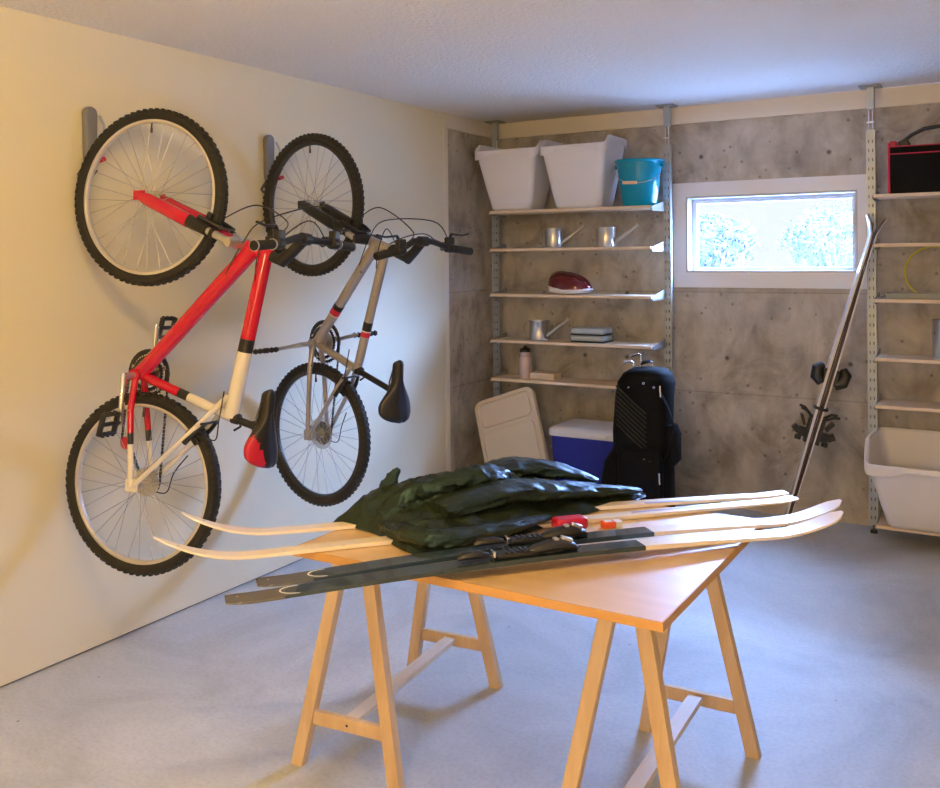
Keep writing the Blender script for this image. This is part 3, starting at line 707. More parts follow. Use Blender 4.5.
# ---------------------------------------------------------------- skis on the table
def table_ski(name, label, p0, p1, mats, tipup, tip_at_end, wmid=.066, wend=.085, z=.7265, bind=False, stripes=False, extra0=0, z0off=0, group=None, tiph=.075, squarew=.8, camber=0):
    p0 = Vector((*p0, z)); p1 = Vector((*p1, z)); L = (p1-p0).length; ax = (p1-p0).normalized()
    sd = Vector((0, 0, 1)).cross(ax).normalized()
    root = thing(name, label, 'ski', p0, 0, group)
    n = 64; 
    def prof(u):
        # lift: slight camber touching at the ends, tip curls up
        zz = camber*sin(pi*u)
        d_tip = (1-u)*L if tip_at_end else u*L
        d_tail = L-d_tip
        if d_tip < .26: zz += tiph*((.26-d_tip)/.26)**2.1
        if d_tail < .10: zz += .006*((.10-d_tail)/.10)**2
        w_ = wmid+(wend-wmid)*abs(2*u-1)**1.6
        tl = .07 if tip_at_end else .20
        if d_tip < tl: w_ *= sqrt(max(0.02, 1-((tl-d_tip)/(tl*1.02))**2))
        if d_tail < .03: w_ *= squarew+(1-squarew)*(d_tail/.03)
        th = .003+.009*sin(pi*u)**.7
        return zz, w_, th
    rings = []
    for k in range(n+1):
        u = k/n; zz, w_, th = prof(u); c = ax*(u*L)+Vector((0, 0, zz+z0off))
        rings.append((u, [c-sd*w_/2, c+sd*w_/2, c+sd*w_/2*.94+Vector((0, 0, th)), c-sd*w_/2*.94+Vector((0, 0, th))]))
    b = MB()
    segs = mats  # list of (u_end, material index)
    start = 0
    allm = [m for m in bind_mats]
    for (ue, mi) in segs:
        rr_ = [r for (u, r) in rings if start-1e-6 <= u <= ue+1e-6]
        b.loft(rr_, mi, caps=True); start = [u for (u, r) in rings if u <= ue+1e-6][-1]
    b.build('ski_body', bind_mats, root, smooth=30)
    if stripes:
        b = MB(); rr_ = []
        for (u, r) in rings:
            if stripes[0] <= u <= stripes[1]:
                a0 = r[3].lerp(r[2], stripes[2]); a1 = r[3].lerp(r[2], stripes[3]); zt = Vector((0, 0, .0008))
                rr_.append([a0-zt, a1-zt, a1+zt, a0+zt])
        b.loft(rr_); b.build('stripe', M['ski_purple'], root, smooth=0)
    if bind:
        for q_ in (0,):
            mk = MB(); pm = []
            for k in range(13):
                an = -pi/2+pi*k/12; pm.append(ax*(.17-.045*cos(an)*1.0)+sd*(.026*sin(an))+Vector((0, 0, prof(.09)[2]+prof(.09)[0]+z0off+.0006)))
            mk.path(pm, .0022, 5, flat=.3); mk.build('tail_mark', M['styro'], root)
        u0 = bind; rot = Matrix((ax, sd, Vector((0, 0, 1)))).transposed()
        zt = prof(u0)[2]+prof(u0)[0]+z0off
        def P(q, u=u0): return ax*(u*L)+rot @ Vector((q[0], q[1], q[2]+zt))
        # toe unit
        b = MB(); b.path([P((.075, 0, .004)), P((.062, 0, .010)), P((.035, 0, .018)), P((.0, 0, .018)), P((-.04, 0, .012)), P((-.06, 0, .008))], [.008, .020, .025, .025, .022, .014], 14, flat=.55, up=(0, 0, 1)); b.build('toe_binding', M['black'], root)
        b = MB(); b.box(P((.045, .0, .030)), (.034, .016, .010), rot=rot @ Matrix.Rotation(radians(20), 3, 'Y')); b.box(P((.015, 0, .033)), (.014, .022, .006), rot=rot); b.build('toe_lever', M['silver'], root, bevel=.003)
        b = MB()
        b.box(P((-.095, 0, .007)), (.11, .036, .014), rot=rot); b.build('binding_plate', M['black'], root, bevel=.004)
        b = MB(); 
        for kk in range(5): b.box(P((-.065-kk*.015, 0, .0155)), (.007, .034, .003), rot=rot)
        b.build('plate_ribs', M['bag_rib'], root)
        b = MB(); b.path([P((-.250, 0, .008)), P((-.236, 0, .013)), P((-.19, 0, .014)), P((-.168, 0, .01))], [.008, .016, .017, .010], 12, flat=.55, up=(0, 0, 1)); b.build('heel_binding', M['black'], root)
        b = MB(); b.box(P((-.157, 0, .012)), (.008, .03, .016), rot=rot); b.build('heel_clip', M['chrome'], root, bevel=.002)
    return root
bind_mats = [M['ski_dark'], M['ski_white'], M['ski_tail'], M['ski_purple']]
GD = 'dark skis with white tips on the table'; GW = 'ivory skis under the dark fabric'
table_ski('ski', 'dark ski with white tip nearest the table front edge', (1.545, 1.55), (2.69, 2.83), [(.09, 2), (.64, 0), (1, 1)], 1, True, camber=.022, bind=.474, group=GD, tiph=.055, wmid=.058, wend=.070)
table_ski('ski', 'dark ski with white tip lying behind the nearer dark ski', (1.527, 1.672), (2.665, 2.96), [(.09, 2), (.64, 0), (1, 1)], 1, True, camber=.022, bind=.470, group=GD, tiph=.055, wmid=.058, wend=.070)
table_ski('ski', 'ivory ski with curled tip over the floor, farther one under dark fabric', (1.07, 1.845), (2.46, 3.175), [(1, 1)], 1, False, wmid=.046, wend=.054, stripes=(.72, 1, .0, .30), group=GW, tiph=.075)
table_ski('ski', 'ivory ski with curled tip over the floor, nearer one under dark fabric', (1.19, 1.645), (2.50, 3.12), [(1, 1)], 1, False, wmid=.046, wend=.054, stripes=(.70, 1, .55, .8), group=GW, tiph=.075)
# small red box and tag between the skis
b = MB(); b.box((1.995, 2.475, .7245+.019), (.100, .058, .034), rot=Matrix.Rotation(radians(48), 3, 'Z')); tag(b.build('small_box', M['redplastic'], bevel=.012, seg=3), 'small rounded crimson box on tabletop behind the ski bindings', 'box')
lb = thing('wax_block', 'small orange-red and white block on tabletop behind dark skis', 'block', (2.095, 2.555, .725), radians(47))
b = MB(); b.box((-.012, 0, .009), (.038, .03, .018)); b.build('block', mat('orange_red', (.75, .10, .03), .4), lb, bevel=.002)
b = MB(); b.box((.018, 0, .009), (.020, .03, .018)); b.box((-.012, 0, .0185), (.022, .016, .002)); b.build('end_cap', M['styro'], lb, bevel=.0008)

# ---------------------------------------------------------------- crumpled dark fabric
def fabric():
    poly = [(1.35,2.175),(1.43,2.17),(1.53,2.15),(1.62,2.10),(1.72,2.055),(1.80,2.055),(1.855,2.14),(1.895,2.29),(1.925,2.43),(1.955,2.57),(2.01,2.74),(2.065,2.915),(2.01,2.95),(1.88,2.90),(1.78,2.88),(1.64,2.84),(1.50,2.74),(1.40,2.58),(1.37,2.42),(1.34,2.29)]
    def inside(x, y):
        c = False; j = len(poly)-1
        for i in range(len(poly)):
            xi, yi = poly[i]; xj, yj = poly[j]
            if (yi > y) != (yj > y) and x < (xj-xi)*(y-yi)/(yj-yi)+xi: c = not c
            j = i
        return c
    def dist(x, y):
        m_ = 9
        for i in range(len(poly)):
            ax_, ay = poly[i]; bx_, by = poly[(i+1) % len(poly)]
            dx, dy = bx_-ax_, by-ay; t_ = max(0, min(1, ((x-ax_)*dx+(y-ay)*dy)/(dx*dx+dy*dy)))
            m_ = min(m_, math.hypot(x-ax_-dx*t_, y-ay-dy*t_))
        return m_
    def ridge(p, s, seed):
        q = Vector((p[0]*s+seed, p[1]*s-seed, seed*.7))
        wv = noise.noise_vector(q*.55)*.9
        return 1-abs(noise.noise(q+wv))*2
    n0 = len(poly); ctr = (1.68, 2.47); bd = []
    for i in range(n0):
        p0, p1, p2, p3 = [poly[(i+k-1) % n0] for k in range(4)]
        for j in range(14):
            t_ = j/14; bd.append(tuple(.5*((2*p1[a])+(p2[a]-p0[a])*t_+(2*p0[a]-5*p1[a]+4*p2[a]-p3[a])*t_*t_+(3*p1[a]-p0[a]-3*p2[a]+p3[a])*t_**3) for a in (0, 1)))
    NB = len(bd); NR = 90; vs = []; fs = []
    for j in range(NR+1):
        v = j/NR
        for i in range(NB):
            bx_, by = bd[i]; x = ctr[0]+(bx_-ctr[0])*v; y = ctr[1]+(by-ctr[1])*v
            d = dist(x, y)*(1 if v < .999 else 0)
            big = 1-math.exp(-d/.032)
            main = math.exp(-(((x-1.62)/.23)**2+((y-2.45)/.29)**2)**1.6)
            q = Vector((x, y, 0)); am = main**.5
            lobes = noise.noise(q*4.3+Vector((5.2, 1.1, 0)))
            wv = noise.noise_vector(q*4)*.06; th_ = .6
            qa = q+wv; u_ = qa.x*cos(th_)+qa.y*sin(th_); v_ = -qa.x*sin(th_)+qa.y*cos(th_)
            am = am*.75; f1 = max(0, 1-abs(noise.noise(Vector((u_*3.2, v_*11, 2.3))))*3.2)
            f2 = max(0, 1-abs(noise.noise(Vector((u_*12, v_*4.0, 8.1))))*3.0)
            f3 = max(0, 1-abs(noise.noise(q*17+wv*9+Vector((1, 7, 3))))*2.6)
            hh = .024+.070*main+.034*math.exp(-(((x-1.41)/.06)**2+((y-2.26)/.07)**2))
            z = .7275+big*(.010+hh*(.80+.45*lobes)+am*(.026*f1**1.5+.018*f2**1.5+.008*f3)+(1-am)*(.012*f1+.004*f3))
            hs = noise.noise_vector(Vector((x*9, y*9, 4)))*.030*big*(am*.9+.15)
            hs2 = noise.noise_vector(Vector((x*22, y*22, 9)))*.008*big*am
            vs.append((x+hs.x+hs2.x, y+hs.y+hs2.y, max(.7275, z)))
    for j in range(NR):
        for i in range(NB):
            a_ = j*NB+i; b_ = j*NB+(i+1) % NB
            fs.append((a_, b_, b_+NB, a_+NB))
    b = MB(); b.add(vs, fs)
    return b
mf = mat('dark_green_nylon', (.016, .021, .008), .40, 0, Specular_IOR_Level=.55, Specular_Tint=(.35, .75, 1, 1))
bump(mf, 20, .55, .016, 4)
jk = thing('crumpled_jacket', 'crumpled dark green nylon jacket heaped over ivory skis on table', 'jacket', (1.65, 2.45, .726))
b = fabric(); b.v = [(x-1.65, y-2.45, z-.726) for x, y, z in b.v]
o = b.build('fabric', mf, jk, smooth=75)
def drape(name, pts, rad, flat, seed, wr=.22, tilt=None):
    """a gathered, flattened tube of cloth with cross wrinkles"""
    pts = [Vector(p)-Vector((1.65, 2.45, .726)) for p in pts]; n = len(pts); K = 12; fine = []; rr_ = []
    for i in range(n-1):
        p0, p1, p2, p3 = pts[max(i-1, 0)], pts[i], pts[i+1], pts[min(i+2, n-1)]
        for j in range(K):
            t_ = j/K; fine.append(.5*((2*p1)+(p2-p0)*t_+(2*p0-5*p1+4*p2-p3)*t_*t_+(3*p1-p0-3*p2+p3)*t_**3)); rr_.append(rad[i]+(rad[i+1]-rad[i])*t_)
    fine.append(pts[-1]); rr_.append(rad[-1]); rings = []
    up = Vector(tilt) if tilt else Vector((0, 0, 1))
    for i, p in enumerate(fine):
        t = (fine[min(i+1, len(fine)-1)]-fine[max(i-1, 0)]).normalized(); a = t.cross(up).normalized(); b_ = a.cross(t)
        ring = []
        for k in range(36):
            an = 2*pi*k/36; c_, s_ = cos(an), sin(an)
            w1 = 1-abs(noise.noise(Vector((c_*1.1+seed, s_*1.1, i*.16+seed))))*2.6
            w2 = 1-abs(noise.noise(Vector((c_*3+seed, s_*3, i*.42))))*2.2
            r_ = rr_[i]*(1+wr*(max(0, w1)**1.5-.3)+wr*.45*(max(0, w2)-.4))
            q = p+a*(c_*r_)+b_*(s_*r_*flat)
            q.z = max(q.z, .0015)
            ring.append(q)
        rings.append(ring)
    m_ = MB(); m_.loft(rings); return m_.build(name, mf, jk, smooth=65)
drape('sleeve', [(1.70, 2.22, .80), (1.78, 2.42, .815), (1.86, 2.60, .795), (1.95, 2.76, .770), (2.055, 2.90, .752)], [.055, .078, .070, .048, .014], .42, 3.3)
drape('sleeve', [(1.56, 2.62, .80), (1.66, 2.74, .815), (1.78, 2.84, .800), (1.90, 2.91, .765)], [.05, .075, .06, .015], .40, 8.1)
drape('hood', [(1.39, 2.21, .745), (1.43, 2.25, .775), (1.48, 2.31, .80), (1.52, 2.36, .785)], [.015, .045, .060, .045], .55, 5.7, .16)
drape('collar', [(1.52, 2.20, .765), (1.58, 2.28, .825), (1.66, 2.36, .850), (1.72, 2.46, .855), (1.72, 2.56, .83)], [.035, .050, .045, .050, .040], .60, 1.9, .30)
drape('pointed_fold', [(1.455, 2.30, .76), (1.462, 2.305, .81), (1.475, 2.315, .85), (1.492, 2.325, .878)], [.040, .028, .019, .006], .45, 2.2, .25, (.5, -1, 0))
drape('hem_fold', [(1.53, 2.19, .745), (1.62, 2.13, .76), (1.74, 2.085, .765), (1.82, 2.13, .765), (1.88, 2.28, .76), (1.93, 2.46, .755)], [.018, .030, .036, .034, .028, .012], .65, 7.4, .25)
b = MB(); b.path([(.055, -.345, .06), (.10, -.385, .03), (.12, -.392, .004), (.125, -.40, -.0)], [.0018]*4, 6); b.build('drawcord', M['black'], jk)

# ---------------------------------------------------------------- bicycles
RW = .335
def wheel(parent, name, loc, rimmat, tyre_lab, knob=74, hubr=.02, disc=False, silver_spokes=()):
    b = MB()
    b.lathe([(.300, -.011), (.300, .011), (.286, .013), (.281, .008), (.281, -.008), (.286, -.013)], axis=(0, 1, 0), seg=64, closed=True)
    rim = b.build(name, rimmat, parent, loc=loc, smooth=50)
    b = MB()
    prof = []
    for k in range(12):
        a_ = 2*pi*k/12; prof.append((.313+.0215*cos(a_), .0245*sin(a_)))
    b.lathe(prof, axis=(0, 1, 0), seg=72, closed=True)
    for k in range(knob):
        for (row, off) in ((-.019, 0), (-.0065, .5), (.0065, 0), (.019, .5)):
            a_ = 2*pi*(k+off)/knob; rr_ = .3318 if abs(row) < .01 else .3245
            R_ = Matrix.Rotation(-a_, 3, 'Y')
            if abs(row) > .01: R_ = R_ @ Matrix.Rotation(math.copysign(.6, row), 3, 'Z')
            b.box(R_ @ Vector((0, 0, 0))+Vector((rr_*cos(a_), row, rr_*sin(a_))), (.009, .009, .013), 0, R_)
    b.build('tire', M['tread'], rim, smooth=35)
    b = MB(); b.cyl((0, -.032, 0), (0, .032, 0), .013); b.cyl((0, -.03, 0), (0, -.026, 0), .023); b.cyl((0, .026, 0), (0, .03, 0), .023); b.cyl((0, -.055, 0), (0, .055, 0), .006)
    b.build('hub', M['silver'], rim)
    base = []
    for (sy, lead) in ((-1, 1), (1, 1), (-1, -1), (1, -1)):
        b = MB(); a0 = radians(62)*lead
        b.cyl((.021*cos(a0), sy*.028, .021*sin(a0)), (.286, sy*.003, 0), .00105, seg=5); base.append(b.build('spoke', M['spoke'], rim))
    for k in range(8):
        for q in range(4):
            o = base[q] if k == 0 else base[q].copy()
            if k: C.objects.link(o); o.parent = rim
            o.rotation_euler = (0, 2*pi*(k*4+q)/32, 0)
    b = MB(); b.cyl((0, 0, .284), (0, 0, .244), .0032); b.cyl((0, 0, .262), (0, 0, .244), .0045); b.build('valve', M['black'], rim)
    return rim

def bike(label, O, s, ez, sp, size=1.0):
    s = Vector(s); ez = Vector(ez).normalized(); s = (s-ez*s.dot(ez)).normalized(); n = ez.cross(s)
    root = thing('bicycle', label, 'bicycle', (0, 0, 0), 0, None)
    m = Matrix((s, n, ez)).transposed().to_4x4(); m.translation = Vector(O)-ez*RW*size; m = m @ Matrix.Scale(size, 4)
    root.matrix_world = m
    def P(a_, nn, t_): return Vector((a_, nn, t_+RW))
    bb, hl_, hh_, sc, fh = sp['bb'], sp['head_low'], sp['head_hi'], sp['seat_cluster'], sp['front_hub']
    mats = sp['frame_mats']
    b = MB()
    def seg_tube(A, B, r0, r1, cuts, flat=1.0):
        A = Vector(A); B = Vector(B); u0 = 0
        for (u1, mi) in cuts:
            b.cyl(A.lerp(B, u0), A.lerp(B, u1), r0+(r1-r0)*u0, r0+(r1-r0)*u1, 16, mi, flat, up=(0, 1, 0)); u0 = u1
    hm_ = [(hl_[i]*.65+hh_[i]*.35) for i in (0, 1)]; ht_ = [(hl_[i]*.2+hh_[i]*.8) for i in (0, 1)]
    seg_tube(P(*(hm_[0], 0, hm_[1])), P(bb[0], 0, bb[1]), sp['dt_r'], sp['dt_r']*.92, sp['dt_cuts'])
    seg_tube(P(ht_[0], 0, ht_[1]), P(sc[0], 0, sc[1]), sp['tt_r'], sp['tt_r']*sp.get('tt_grow', .95), sp['tt_cuts'])
    sx_ = Vector((sc[0]-bb[0], sc[1]-bb[1])); se = (bb[0]+sx_.x*1.06, bb[1]+sx_.y*1.06)
    seg_tube(P(bb[0], 0, bb[1]), P(se[0], 0, se[1]), .017, .018, sp['st_cuts'])
    b.cyl(P(hl_[0], 0, hl_[1]), P(hh_[0], 0, hh_[1]), .023, .022, 16, 0)
    b.cyl(P(bb[0], -.036, bb[1]), P(bb[0], .036, bb[1]), .022, None, 16, 0)
    for sgn in (-1, 1):
        seg_tube(P(bb[0], sgn*.022, bb[1]), P(bb[0]-.002, sgn*.045, bb[1]-.13), .013, .012, [(1, 0)])
        seg_tube(P(bb[0]-.002, sgn*.045, bb[1]-.13), P(0, sgn*.062, 0), .012, .010, sp['cs_cuts'])
        k_ = sp['ss_top']
        seg_tube(P(k_[0], sgn*.016, k_[1]), P(k_[0]*.72, sgn*.048, k_[1]*.68), .0105, .010, [(1, sp['ss_mi'])])
        seg_tube(P(k_[0]*.72, sgn*.048, k_[1]*.68), P(0.01, sgn*.062, 0.0), .010, .009, [(1, sp['ss_mi'])])
        b.box(P(.004, sgn*.062, .004), (.05, .007, .045), sp['ss_mi'])
    b.build('frame', mats, root)
    for (uA, mtl, frac, tube) in sp.get('bands', []):
        A, B_, r_ = {'dt': (P(hm_[0], 0, hm_[1]), P(bb[0], 0, bb[1]), sp['dt_r']), 'tt': (P(ht_[0], 0, ht_[1]), P(sc[0], 0, sc[1]), sp['tt_r']), 'st': (P(bb[0], 0, bb[1]), P(se[0], 0, se[1]), .0175)}[tube]
        bnd = MB(); bnd.cyl(A.lerp(B_, uA), A.lerp(B_, uA+frac), r_*1.02, None, 16, up=(0, 1, 0)); bnd.build('frame_decal', M[mtl], root)
    # fork
    st = Vector((hh_[0]-hl_[0], hh_[1]-hl_[1])).normalized()
    cr = (hl_[0]-st.x*.02, hl_[1]-st.y*.02)
    fo = sp['fork']
    b = MB()
    for sgn in (-1, 1):
        yy = sgn*.060
        A = P(fh[0], yy, fh[1]); Bc = P(cr[0], yy, cr[1])
        b.path([A, A.lerp(Bc, .10), A.lerp(Bc, .56)], [.016, .024, .026], 14, 0)
        b.cyl(A.lerp(Bc, .55), A.lerp(Bc, .76), .024, .021, 14, 1)
        b.cyl(A.lerp(Bc, .76), A.lerp(Bc, .98), .0145, None, 14, 2)
        b.cyl(A.lerp(Bc, .80), A.lerp(Bc, .835), .018, None, 14, 1)
        b.box(A, (.045, .010, .035), 0)
    # brace arch
    A0 = P(fh[0], -.06, fh[1]).lerp(P(cr[0], -.06, cr[1]), .55); A1 = P(fh[0], .06, fh[1]).lerp(P(cr[0], .06, cr[1]), .55)
    along = (P(cr[0], 0, cr[1])-P(fh[0], 0, fh[1])).normalized()
    mid = (A0+A1)/2
    b.path([A0, A0+along*.07+Vector((0, .008, 0)), mid+along*.125+Vector((0, -.03, 0)), mid+along*.125+Vector((0, .03, 0)), A1+along*.08-Vector((0, .004, 0)), A1], .015, 10, 0)
    b.path([P(cr[0], -.078, cr[1]), P(cr[0]+.01, -.05, cr[1]), P(cr[0]+.016, 0, cr[1]-.004), P(cr[0]+.01, .05, cr[1]), P(cr[0], .078, cr[1])], [.018, .022, .024, .022, .018], 12, sp.get('crown_mi', 1))
    b.build('fork', [fo, M['black'], M['silver']], root)
    # headset, stem
    ex = sp['stem0']; cl_ = sp['clamp']
    b = MB(); b.cyl(P(hh_[0], 0, hh_[1]), P(ex[0], 0, ex[1]), .020, .017, 14); b.path([P(ex[0]-.01*st.x, 0, ex[1]-.0), P(*( (ex[0]*.6+cl_[0]*.4), 0, ex[1]*.6+cl_[1]*.4)), P(cl_[0], 0, cl_[1])], [.025, .021, .020], 14); b.cyl(P(cl_[0], -.024, cl_[1]), P(cl_[0], .024, cl_[1]), .022)
    b.build('stem', M['black'], root)
    # bar
    g0, g1 = sp['grip_near'], sp['grip_far']
    hb = MB(); pts = [P(*g0), P(g0[0]*.8+cl_[0]*.2, g0[1]*.5, g0[2]*.62+cl_[1]*.38), P(cl_[0], -.06, cl_[1]), P(cl_[0], .06, cl_[1]), P(g1[0]*.8+cl_[0]*.2, g1[1]*.5, g1[2]*.62+cl_[1]*.38), P(*g1)]
    hb.path(pts, [.011, .011, .014, .014, .011, .011], 12); bar = hb.build('handlebar', M['black'], root)
    for (g_, sgn) in ((g0, -1), (g1, 1)):
        e = P(*g_); i_ = P(g_[0], g_[1]-sgn*.115, g_[2]) if True else None
        mid_ = Vector(pts[1] if sgn < 0 else pts[4]); dirv = (mid_-e).normalized()
        b = MB(); b.path([e, e+dirv*.004, e+dirv*.11, e+dirv*.118], [.014, .0172, .0165, .018], 14); b.build('grip', M['black_rubber'], bar)
        if sp.get('grip_ring'):
            b = MB(); b.cyl(e+dirv*.004, e+dirv*.010, .0185); b.cyl(e+dirv*.112, e+dirv*.119, .0195); b.build('grip_ring', M['silver'], bar)
        c = e+dirv*.15
        b = MB(); b.cyl(c-dirv*.02, c+dirv*.02, .021); b.box(c+Vector((.004, 0, .03)), (.028, .042, .034)); b.box(c+Vector((-.025, 0, .012)), (.034, .034, .028)); b.build('shifter', M['black'], bar, bevel=.005)
        b = MB(); b.path([c+Vector((0, 0, .035)), c+Vector((0, sgn*.02, .06)), c+Vector((0, sgn*.09, .055)), c+Vector((0, sgn*.135, .062))], [.008, .008, .006, .007], 8, flat=.7); b.build('brake_lever', M['black'], bar)
        b = MB(); b.path([c+Vector((-.03, 0, .0)), c+Vector((-.05, sgn*.012, -.005)), c+Vector((-.068, sgn*.032, 0))], [.008, .008, .007], 8); b.build('shift_lever', M['black'], bar)
    # cables
    crown = P(cr[0], 0, cr[1])
    def curve(pts, k=8):
        pts = [Vector(p) for p in pts]; out = []
        q = [pts[0]]+pts+[pts[-1]]
        for i in range(1, len(q)-2):
            for j in range(k):
                t_ = j/k; p0, p1, p2, p3 = q[i-1], q[i], q[i+1], q[i+2]
                out.append(.5*((2*p1)+(p2-p0)*t_+(2*p0-5*p1+4*p2-p3)*t_*t_+(3*p1-p0-3*p2+p3)*t_**3))
        out.append(pts[-1]); return out
    cn = P(g0[0], g0[1]+.15, g0[2]); cf = P(g1[0], g1[1]-.15, g1[2])
    fb = P(cr[0]*.72, .0, cr[1]*.72+fh[1]*.28)
    dtp = P(hm_[0]*.8+bb[0]*.2, -.03, hm_[1]*.8+bb[1]*.2); ttp = P(ht_[0]*.8+sc[0]*.2, .02, ht_[1]*.8+sc[1]*.2)
    for pts in ([cn+Vector((0, 0, .04)), cn+Vector((-.02, .10, .10)), fb+Vector((.16, .03, .09)), fb+Vector((.03, .01, .04))],
                [cf+Vector((0, 0, .04)), cf+Vector((-.0, -.10, .13)), P(hh_[0]-.05, .02, hh_[1]+.13), P(hh_[0]-.10, -.03, hh_[1]+.05), dtp],
                [cn+Vector((-.03, .02, .02)), P(hh_[0]+.03, -.05, hh_[1]+.09), P(hh_[0]-.03, -.045, hh_[1]+.0), ttp+Vector((0, -.045, .02))],
                [cf+Vector((-.03, -.02, .02)), cf+Vector((-.06, -.10, .08)), P(hh_[0]-.05, .055, hh_[1]+.03), dtp+Vector((0, .06, 0))]):
        b = MB(); b.path(curve(pts), .0024, 6); b.build('cable', M['cable'], root)
    # seatpost, saddle
    sd = sp['saddle']; nose, back = sd['nose'], sd['back']; mid = ((nose[0]+back[0])/2, (nose[1]+back[1])/2)
    b = MB(); b.cyl(P(se[0], 0, se[1]), P(mid[0]-.055, 0, mid[1]), .0135); b.cyl(P(se[0]-.015, 0, se[1]+.006), P(se[0]+.012, 0, se[1]), .021, .0195); b.box(P(mid[0]-.05, 0, mid[1]), (.03, .045, .05)); 
    b.path([P(se[0]+.0, .02, se[1]), P(se[0]-.005, .035, se[1]-.03), P(se[0]-.03, .03, se[1]-.045)], .005, 8)
    b.build('seatpost', M['black'], root, bevel=.003)
    b = MB(); rings = []; N_ = 36
    for k in range(33):
        u = k/32; t_ = back[1]+(nose[1]-back[1])*u
        e_ = min(1, max(0, (.70-u)/.46)); hw = .023+.072*e_*e_*(3-2*e_)
        rnd_ = sqrt(max(.03, 1-(max(0, .20-u)/.204)**2))*sqrt(max(.04, 1-(max(0, u-.92)/.082)**2))
        hw *= rnd_; hgt = (.034+.030*(1-u)**1.3)*rnd_; sb = back[0]+(nose[0]-back[0])*u-.010*sin(pi*u)
        ring = []
        for i in range(N_):
            a_ = 2*pi*i/N_; c_, s_ = cos(a_), sin(a_)
            yy = hw*c_
            xx = .016*s_*rnd_ if s_ > 0 else s_*hgt
            drop = -.026*abs(yy/.08)**1.6-(.006*math.exp(-(yy/.011)**2) if s_ > 0 and u < .7 else 0)
            ring.append(P(sb+xx+drop, yy, t_))
        rings.append(ring)
    b.loft(rings); sdl = b.build('saddle', [M['saddle'], M['redplastic']], root, smooth=60)
    if sd.get('red'):
        me = sdl.data
        for pl in me.polygons:
            c_ = pl.center
            if c_.y < -.034-.035*max(0, (c_.z-RW-back[1])/.12) and c_.z < back[1]+RW+(nose[1]-back[1])*.52: pl.material_index = 1
    for sy in (-1, 1):
        b = MB(); b.path([P(back[0]-.035, sy*.03, back[1]+.03), P(mid[0]-.048, sy*.022, mid[1]-.03), P(mid[0]-.048, sy*.022, mid[1]+.04), P(nose[0]-.03, sy*.008, nose[1]-.03)], .0035, 8); b.build('saddle_rail', M['rim_d'], sdl)
    # drivetrain
    b = MB(); b.cyl(P(bb[0], -.095, bb[1]), P(bb[0], .085, bb[1]), .011)
    b.build('bottom_bracket_axle', M['silver'], root)
    for (yy, key) in ((-.088, 'crank_near'), (.078, 'crank_far')):
        e = sp[key]; sg = -1 if yy < 0 else 1
        b = MB(); A = P(bb[0], yy, bb[1]); B_ = P(e[0], yy+sg*.012, e[1]); b.path([A-(B_-A)*.06, A+(B_-A)*.1, A+(B_-A)*.5, B_, B_+(B_-A)*.07], [.012, .016, .0125, .0125, .010], 12, flat=.75); crk = b.build('crank_arm', sp['crank_mat'], root)
        pc = B_+Vector((0, sg*.062, 0)); f1 = Vector(sp['pedal_dir']).normalized(); f2 = f1.cross(Vector((0, 1, 0)))
        b = MB(); R_ = Matrix((f1, Vector((0, 1, 0)), f2)).transposed()
        b.cyl(B_, pc+Vector((0, sg*.045, 0)), .008)
        for q in (-1, 1):
            b.box(pc+f1*q*.036, (.010, .082, .020), 0, R_)
            b.box(pc+Vector((0, q*.038, 0)), (.082, .012, .018), 0, R_)
            for w in (-1, 0, 1): b.box(pc+f1*q*.042+Vector((0, w*.026, 0)), (.006, .01, .026), 0, R_)
        b.build('pedal', M['black'], crk, bevel=.002)
    b = MB()
    for (rr_, yy) in ((sp['ring_r'], .052), (sp['ring_r']*.78, .045)):
        b.lathe([(rr_-.012, -.0012), (rr_, -.0012), (rr_, .0012), (rr_-.012, .0012)], c=P(bb[0], yy, bb[1]), axis=(0, 1, 0), seg=60, closed=True)
        for k in range(40):
            a_ = 2*pi*k/40; b.box(P(bb[0]+cos(a_)*(rr_+.002), yy, bb[1]+sin(a_)*(rr_+.002)), (.006, .002, .004), 0, Matrix.Rotation(-a_, 3, 'Y'))
    for k in range(5):
        a_ = 2*pi*k/5+.3; b.cyl(P(bb[0], .055, bb[1]), P(bb[0]+cos(a_)*sp['ring_r']*.93, .050, bb[1]+sin(a_)*sp['ring_r']*.93), .010, .007, 8, 1, flat=.4, up=(0, 1, 0))
    b.lathe([(0, .0), (sp['ring_r']*.55, 0), (sp['ring_r']*.55, .002), (0, .002)], c=P(bb[0], .052, bb[1]), axis=(0, 1, 0), seg=30, mi=1)
    b.build('chainring', [sp['ring_mat'], M['silver']], root)
    b = MB()
    for k in range(7):
        rr_ = .054-.0052*k; b.lathe([(.012, -.0011), (rr_, -.0011), (rr_, .0011), (.012, .0011)], c=P(0, .030+.0048*k, 0), axis=(0, 1, 0), seg=36, closed=True)
        for q in range(24-k*2):
            a_ = 2*pi*q/(24-k*2); b.box(P(cos(a_)*(rr_+.0015), .030+.0048*k, sin(a_)*(rr_+.0015)), (.004, .002, .004), 0, Matrix.Rotation(-a_, 3, 'Y'))
    b.build('cassette', M['silver'] if sp.get('disc') is None else M['rim_d'], root)
    if sp.get('disc'):
        g2 = mat('clear_spoke_disc', (.75, .75, .75), .15, 0, Transmission_Weight=.8, Alpha=.45)
        b = MB(); b.lathe([(.02, -.0008), (.075, -.0008), (.075, .0008), (.02, .0008)], c=P(0, .024, 0), axis=(0, 1, 0), seg=40, closed=True); b.build('spoke_protector_disc', g2, root)
    dj = sp['derail']
